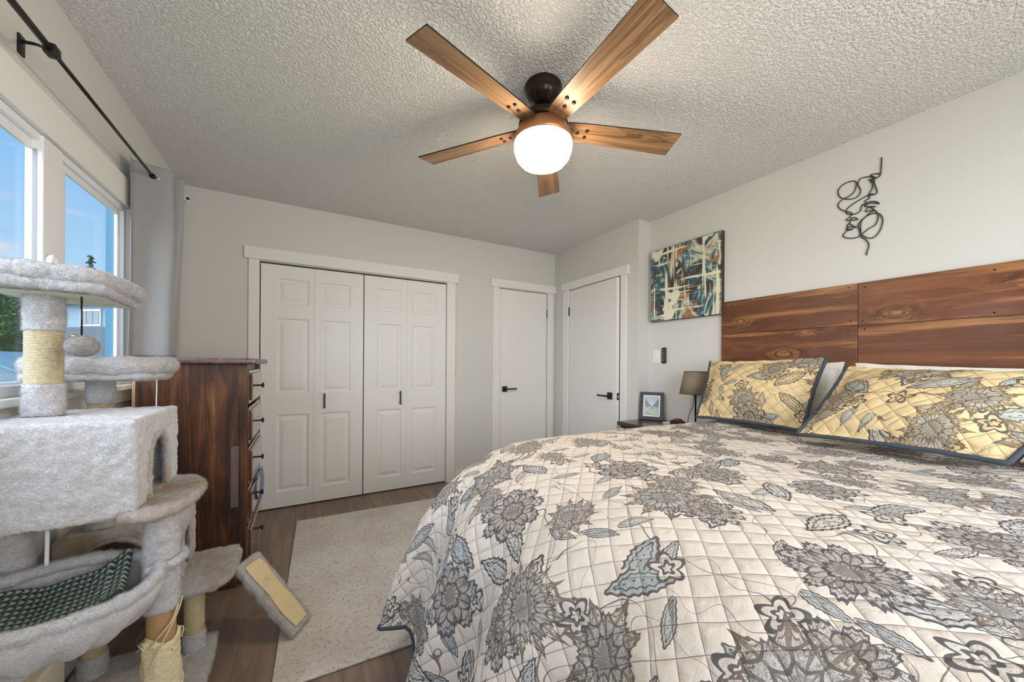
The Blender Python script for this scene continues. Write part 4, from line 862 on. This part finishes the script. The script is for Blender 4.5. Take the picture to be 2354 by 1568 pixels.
b=B(); grid(b,lambda i,j:RM@V((.028+(LR-.05)*i,(-.043+.086*j)*(1+.08*math.sin(i*11)),.0225+.003*math.sin(i*14)*math.sin(j*3))),40,12); o=obj('sisal_mat',b,M_smat,o,label='yellowish sisal mat'); md=o.modifiers.new('t','SOLIDIFY'); md.thickness=.003
# big box house
BX0,BX1,BY0,BY1,BZ0,BZ1=.03,.374,-2.085,-1.700,.745,1.012
a3=arch(0,0,-1.905,.082,BZ0+.022,.182,1.05,0,0,1)
b=B(); rbox(b,BX0,BX1,BY0,BY1,BZ0,BZ1,.011,.005,True,a3); o=obj('box_house',b,M_fur,ct); md=o.modifiers.new('t','SOLIDIFY'); md.thickness=.012; md.offset=-1
b=B(); furtube(b,rimpts(BX1,0,-1.905,.082,BZ0+.022,.182,1.05),.008,n=10); obj('doorway_rim',b,M_fur2,o)
b=B(); plate(b,[(.33,-2.055),(.372,-2.108),(.43,-2.098),(.468,-2.045),(.484,-1.95),(.480,-1.84),(.445,-1.755),(.395,-1.715),(.33,-1.73)],.733,.766); obj('ledge',b,M_fur2,ct)
# beds with bolsters
def perch(out,z0,z1,br,bol,mb,bolz):
    b=B(); plate(b,out,z0,z1,.006); o=obj('perch_board',b,M_fur,ct)
    b=B(); c=V((sum(p_[0] for p_ in out)/len(out),sum(p_[1] for p_ in out)/len(out),0))
    inn=[(c.x+(x-c.x)*.86,c.y+(y-c.y)*.86) for x,y in out]; n=len(inn)
    bb=B(); vs_=[bb.verts.new((x,y,z0-.0035)) for x,y in inn]; bb.faces.new(vs_); obj('underside',bb,M_mdf,o,False,label='bare yellowish board underside')
    b=B(); furtube(b,[(x,y,bolz) for x,y in bol],br,rf=lambda t_:br*(.72+.28*min(1,8*t_,8*(1-t_))),step=.0055); obj('bolster',b,M_fur,o)
    return o
perch([(.03,-2.03),(.03,-1.80),(.07,-1.715),(.16,-1.675),(.235,-1.645),(.262,-1.665),(.282,-1.96),(.268,-2.0),(.20,-2.025)],1.357,1.388,.0255,[(.045,-1.77),(.036,-1.90),(.045,-2.005),(.11,-2.015),(.19,-2.008),(.245,-1.985),(.262,-1.92),(.264,-1.80),(.262,-1.70),(.245,-1.665)],None,1.402)
perch([(.03,-1.78),(.02,-1.47),(.08,-1.44),(.27,-1.45),(.315,-1.52),(.332,-1.66),(.315,-1.73),(.28,-1.775),(.16,-1.79)],1.108,1.136,.028,[(.045,-1.50),(.035,-1.62),(.045,-1.755),(.10,-1.775),(.19,-1.778),(.260,-1.77),(.302,-1.73),(.322,-1.66),(.320,-1.58),(.28,-1.50)],None,1.156)
# hanging toys and strings
ty=obj('toy_string',tube(B(),[(.215,-1.93,1.357),(.2155,-1.93,1.243)],.0022,6),M_rod,ct)
b=B()
S=V((.216,-1.93,1.212))
def ball(i,j):
    a=2*math.pi*i; f_=math.pi*j; n=V((math.sin(f_)*math.cos(a),math.sin(f_)*math.sin(a),math.cos(f_))); pnt=S+V((n.x*.034,n.y*.034,n.z*.029)); return fz(pnt,n,.002,260,.001,60)
grid(b,ball,60,34,closeu=True); bo=obj('plush_ball',b,M_furd,ty)
b=B(); bmesh.ops.create_icosphere(b,subdivisions=3,radius=.006,matrix=Matrix.Translation(S+V((-.012,-.008,.028)))); obj('bell',b,plain('brass_bell',(.8,.6,.12),.2,1),bo,label='small brass bell')
obj('toy_string',tube(B(),spline([(.315,-1.70,1.110),(.316,-1.701,1.08),(.315,-1.700,1.03),(.313,-1.694,.93)],5),.0018,6),M_string,ct)
obj('toy_string',tube(B(),spline([(.18,-2.0,.745),(.1805,-2.0,.70),(.1795,-2.0,.628)],5),.0045,8),M_string,ct)
# hammock basket
hc=V((.225,-2.13,0)); 
def ring(a):
    # egg-shaped rim with ears towards the two posts
    rx,ry=.205,.178; x=rx*math.cos(a); y=ry*math.sin(a); 
    return V((hc.x+x,hc.y+y,.602+.006*math.cos(2*a+.6+math.pi)))
def ham(i,j):
    a=2*math.pi*i; p=ring(a); c=V((hc.x,hc.y,0)); k=1-j; d=(p-c); s=(1-(1-k)**1.0) if False else k
    prof=math.sqrt(max(0,1-(k)**2.4)); z=p.z-.115*prof-.004; r=k
    wv=.010*math.sin(a*15+2*noise.noise(V((a*2,0,0))))*math.sin(math.pi*min(1,j*2.2))
    q_=V((c.x+d.x*r*(1+.03*math.sin(a*15)*j),c.y+d.y*r*(1+.03*math.sin(a*15)*j),z+wv)); return q_+V((0,0,1))*.003*noise.noise(q_*40)
b=B(); grid(b,ham,150,40,closeu=True); hm=obj('hammock',b,M_cush,ct); md=hm.modifiers.new('t','SOLIDIFY'); md.thickness=.012; md.offset=1
b=B(); pts=[ring(2*math.pi*i/40) for i in range(40)]; furtube(b,pts,.0145,closed=True,n=16); obj('hammock_rim',b,M_cush,hm)
b=B(); furtube(b,[(.375,-2.01,.597),(.44,-1.995,.605),(.462,-2.03,.603),(.445,-2.075,.598),(.395,-2.09,.594)],.0115,n=10); obj('hammock_strap',b,M_cush,hm); b=B(); furtube(b,[(.10,-1.985,.600),(.050,-1.945,.607),(.045,-1.88,.607)],.014,n=10); obj('hammock_strap',b,M_cush,hm)
# folded knitted blanket
kb=B(); 
e1=V((.985,.17,0)).normalized(); e2=V((-.17,.985,0)).normalized()
def bl(i,j):
    u=-.115+.235*i; v=-.075+.15*j; c=V((.238,-2.088,0))+e1*u+e2*v; rr=((c.x-hc.x)/.205)**2+((c.y-hc.y)/.185)**2
    z=.602-.115*math.sqrt(max(0,1-min(1,rr)**1.2))*.75+.022+.05*max(0,i-.6)**1.2+.022*j
    return V((c.x,c.y,z))+V((0,0,.003*math.sin(i*14)))
grid(kb,bl,50,36,uv=lambda i,j:(i*.235,j*.15))
kt=obj('knit_layer',kb,M_knit,thing('knitted_blanket','folded sage green knitted blanket lying in the cat tree hammock','blanket',(.225,-2.125,.50))); md=kt.modifiers.new('t','SOLIDIFY'); md.thickness=.014; md.offset=-1
kp=kt.parent
kb=B(); grid(kb,lambda i,j:bl(i,j)*1.0+V((-.028,-.022,-.022+.0*i)),50,36,uv=lambda i,j:(i*.235+.3,j*.15)); k2=obj('lower_fold',kb,M_knit,kp); md=k2.modifiers.new('t','SOLIDIFY'); md.thickness=.014; md.offset=-1
# ------------------------------------------------------------ outdoors
def out(u,v,z):
    tx=(u-1177)/840.05; ty_=(837.1-v)/840.05
    return V((.7655,-3.4464,1.1686))+(V((.496,.868,0))+V((.868,-.496,0))*tx+V((0,0,ty_)))*z
b=B(); vsx=[b.verts.new(p_) for p_ in((-.3,-12,-.6),(-60,-12,-.6),(-60,8,-.2),(-.3,8,-.2),(-60,24,1.5),(-.3,24,1.5),(-90,90,3),(-.3,90,3))]
for f in((0,3,2,1),(3,5,4,2),(5,7,6,4)): b.faces.new([vsx[i] for i in f])
st('lawn',b,M_lawn)
hc_=V((-11.5,23.5,1.2)); 
hz=thing('neighbour_house','pale blue two-storey house seen through the window','house',hc_)
HM=Matrix.Translation(hc_)@Matrix.Rotation(math.radians(-35),4,'Z')
def hb_(*a): 
    b=box(B(),*a); bmesh.ops.transform(b,matrix=HM,verts=b.verts); return b
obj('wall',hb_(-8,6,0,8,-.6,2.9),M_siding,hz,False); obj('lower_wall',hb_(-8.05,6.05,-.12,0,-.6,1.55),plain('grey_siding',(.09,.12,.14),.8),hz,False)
b=B(); vs_=[b.verts.new(HM@V(p_)) for p_ in((-8.5,-.5,2.85),(6.5,-.5,2.85),(6.5,8.5,2.85),(-8.5,8.5,2.85),(-8.5,4,4.4),(6.5,4,4.4))]
for f in((0,1,5,4),(2,3,4,5),(0,4,3),(1,2,5),(0,3,2,1)): b.faces.new([vs_[i] for i in f])
obj('roof',b,M_roof,hz,False)
for x in(-5.6,-1.8,1.1,4.6):
    o=obj('window',hb_(x-.52,x+.52,-.06,0,1.60,2.38),M_vinyl,hz,False)
    for k in range(3): obj('pane',hb_(x-.46+.32*k,x-.18+.32*k,-.08,-.06,1.68,2.30),M_glassd,o,False)
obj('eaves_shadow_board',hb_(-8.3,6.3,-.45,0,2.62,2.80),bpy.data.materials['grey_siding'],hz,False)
def blob(c,r,m,seed,n=5,flat=1):
    b=B()
    for k in range(n):
        rr=r*random.uniform(.45,.75); off=V((random.uniform(-.6,.6)*r,random.uniform(-.6,.6)*r,random.uniform(0,.9)*r*flat))
        s=len(b.verts); bmesh.ops.create_icosphere(b,subdivisions=3,radius=rr,matrix=Matrix.Translation(V(c)+off)); b.verts.ensure_lookup_table()
        for v in b.verts[s:]:
            d=(v.co-V(c)-off).normalized(); v.co+=d*rr*.35*noise.noise(v.co*2.2)
    return b
def leaves(c,rx,rz,n,size):
    b=B(); rnd=random.Random(5)
    for k in range(n):
        d=V((rnd.gauss(0,1),rnd.gauss(0,1),rnd.gauss(0,1))).normalized()*(rnd.random()**.35); cl=noise.noise(V((d.x*2.5,d.y*2.5,d.z*2.5)))
        if cl<-.12: continue
        q_=V(c)+V((d.x*rx,d.y*rx,d.z*rz)); a_=V((rnd.gauss(0,1),rnd.gauss(0,1),rnd.gauss(0,1))).normalized(); e_=a_.orthogonal().normalized()
        b.faces.new([b.verts.new(q_+a_*size),b.verts.new(q_+e_*size*.45),b.verts.new(q_-a_*size),b.verts.new(q_-e_*size*.45)])
    return b
def conifer(c,h,label):
    t=thing('conifer',label,'tree',c); c=V(c); obj('trunk',lathe(B(),[(h*.02,0),(h*.008,h*.9)],c,8),plain('bark',(.08,.06,.05),.9) if 'bark' not in bpy.data.materials else bpy.data.materials['bark'],t)
    b=B()
    for k in range(60):
        z=h*(.25+.73*(k/60)); L_=h*.17*(1-(k/60))+.25; a=k*2.4; 
        tip=c+V((math.cos(a)*L_,math.sin(a)*L_,z-L_*.15)); tube(b,spline([c+V((0,0,z)),(c+V((0,0,z))+tip)/2+V((0,0,.1)),tip],3),.1,5,rf=lambda t_:h*.016*(1-.8*t_))
    obj('foliage',b,M_con,t)
p_=out(207,700,42); p_.z=1.0; conifer(p_,12.6,'tall conifer rising above the cat tree through the window')
p_=out(165,700,46); p_.z=1.0; conifer(p_,11.3,'lower distant conifer left of the tall conifer')
p_=out(243,700,46); p_.z=1.0; conifer(p_,10.9,'lower distant conifer right of the tall conifer')
p_=out(-6,800,11); tt=thing('garden_tree','leafy green tree at the left edge outside the window','tree',(p_.x,p_.y,-.1)); obj('crown',leaves((p_.x,p_.y,2.35),.95,1.35,5200,.085),M_leaf,tt,False); obj('trunk',lathe(B(),[(.12,-.1),(.07,2.3)],(p_.x,p_.y,0),10),bpy.data.materials['bark'],tt)
p_=out(25,800,14.8); tag(obj('hedge',leaves((p_.x,p_.y,1.1),.85,.75,4500,.07),M_leaf,None,False),'rounded green hedge in front of the pale blue house','hedge')
p_=out(18,850,6.5); b=B(); vs_=[b.verts.new((p_.x+x,p_.y+y,z)) for x,y,z in((-.9,-.5,.3),(.45,-.5,.3),(.45,.8,.3),(-.9,.8,.3),(-.9,-.5,.95),(.45,-.5,.95),(.45,.8,.95),(-.9,.8,.95),(-.22,-.5,1.32),(-.22,.8,1.32))]
sh_=thing('garden_shed','pale blue gabled shed just outside the window','shed',(p_.x,p_.y,.0))
for f in((0,1,5,8,4),(2,3,7,9,6),(1,2,6,5),(3,0,4,7)): b.faces.new([vs_[i] for i in f])
rb=B(); r4=[rb.verts.new((p_.x+x,p_.y+y,z)) for x,y,z in((-1.0,-.6,.90),(-.22,-.6,1.345),(.55,-.6,.90),(-1.0,.9,.90),(-.22,.9,1.345),(.55,.9,.90))]
rb.faces.new([r4[i] for i in(0,1,4,3)]); rb.faces.new([r4[i] for i in(1,2,5,4)])
bmesh.ops.delete(b,geom=[v for v in b.verts if not v.link_faces],context='VERTS'); obj('wall',b,M_siding,sh_,False); o=obj('roof',rb,plain('aqua_roof',(.14,.32,.40),.5),sh_,False); md=o.modifiers.new('t','SOLIDIFY'); md.thickness=.03
# ------------------------------------------------------------ plush pile: short real hairs on the furry parts
def pile(o,dens,length):
    area=sum(p_.area for p_ in o.data.polygons)
    md=o.modifiers.new('pile','PARTICLE_SYSTEM'); ps=o.particle_systems[-1]; s_=ps.settings
    s_.type='HAIR'; s_.count=int(area*dens); s_.hair_length=length; s_.hair_step=3; s_.use_advanced_hair=True
    s_.brownian_factor=.0004; s_.factor_random=.0007; s_.length_random=.5; s_.root_radius=.30; s_.tip_radius=.08; s_.radius_scale=.001; s_.render_step=2
    s_.material=1; s_.use_modifier_stack=False; s_.display_percentage=1
for o in list(bpy.data.objects):
    if o.type=='MESH' and o.data.materials and o.data.materials[0] in(M_fur,M_fur2,M_cush,M_furd):
        pile(o,260000,.0050)
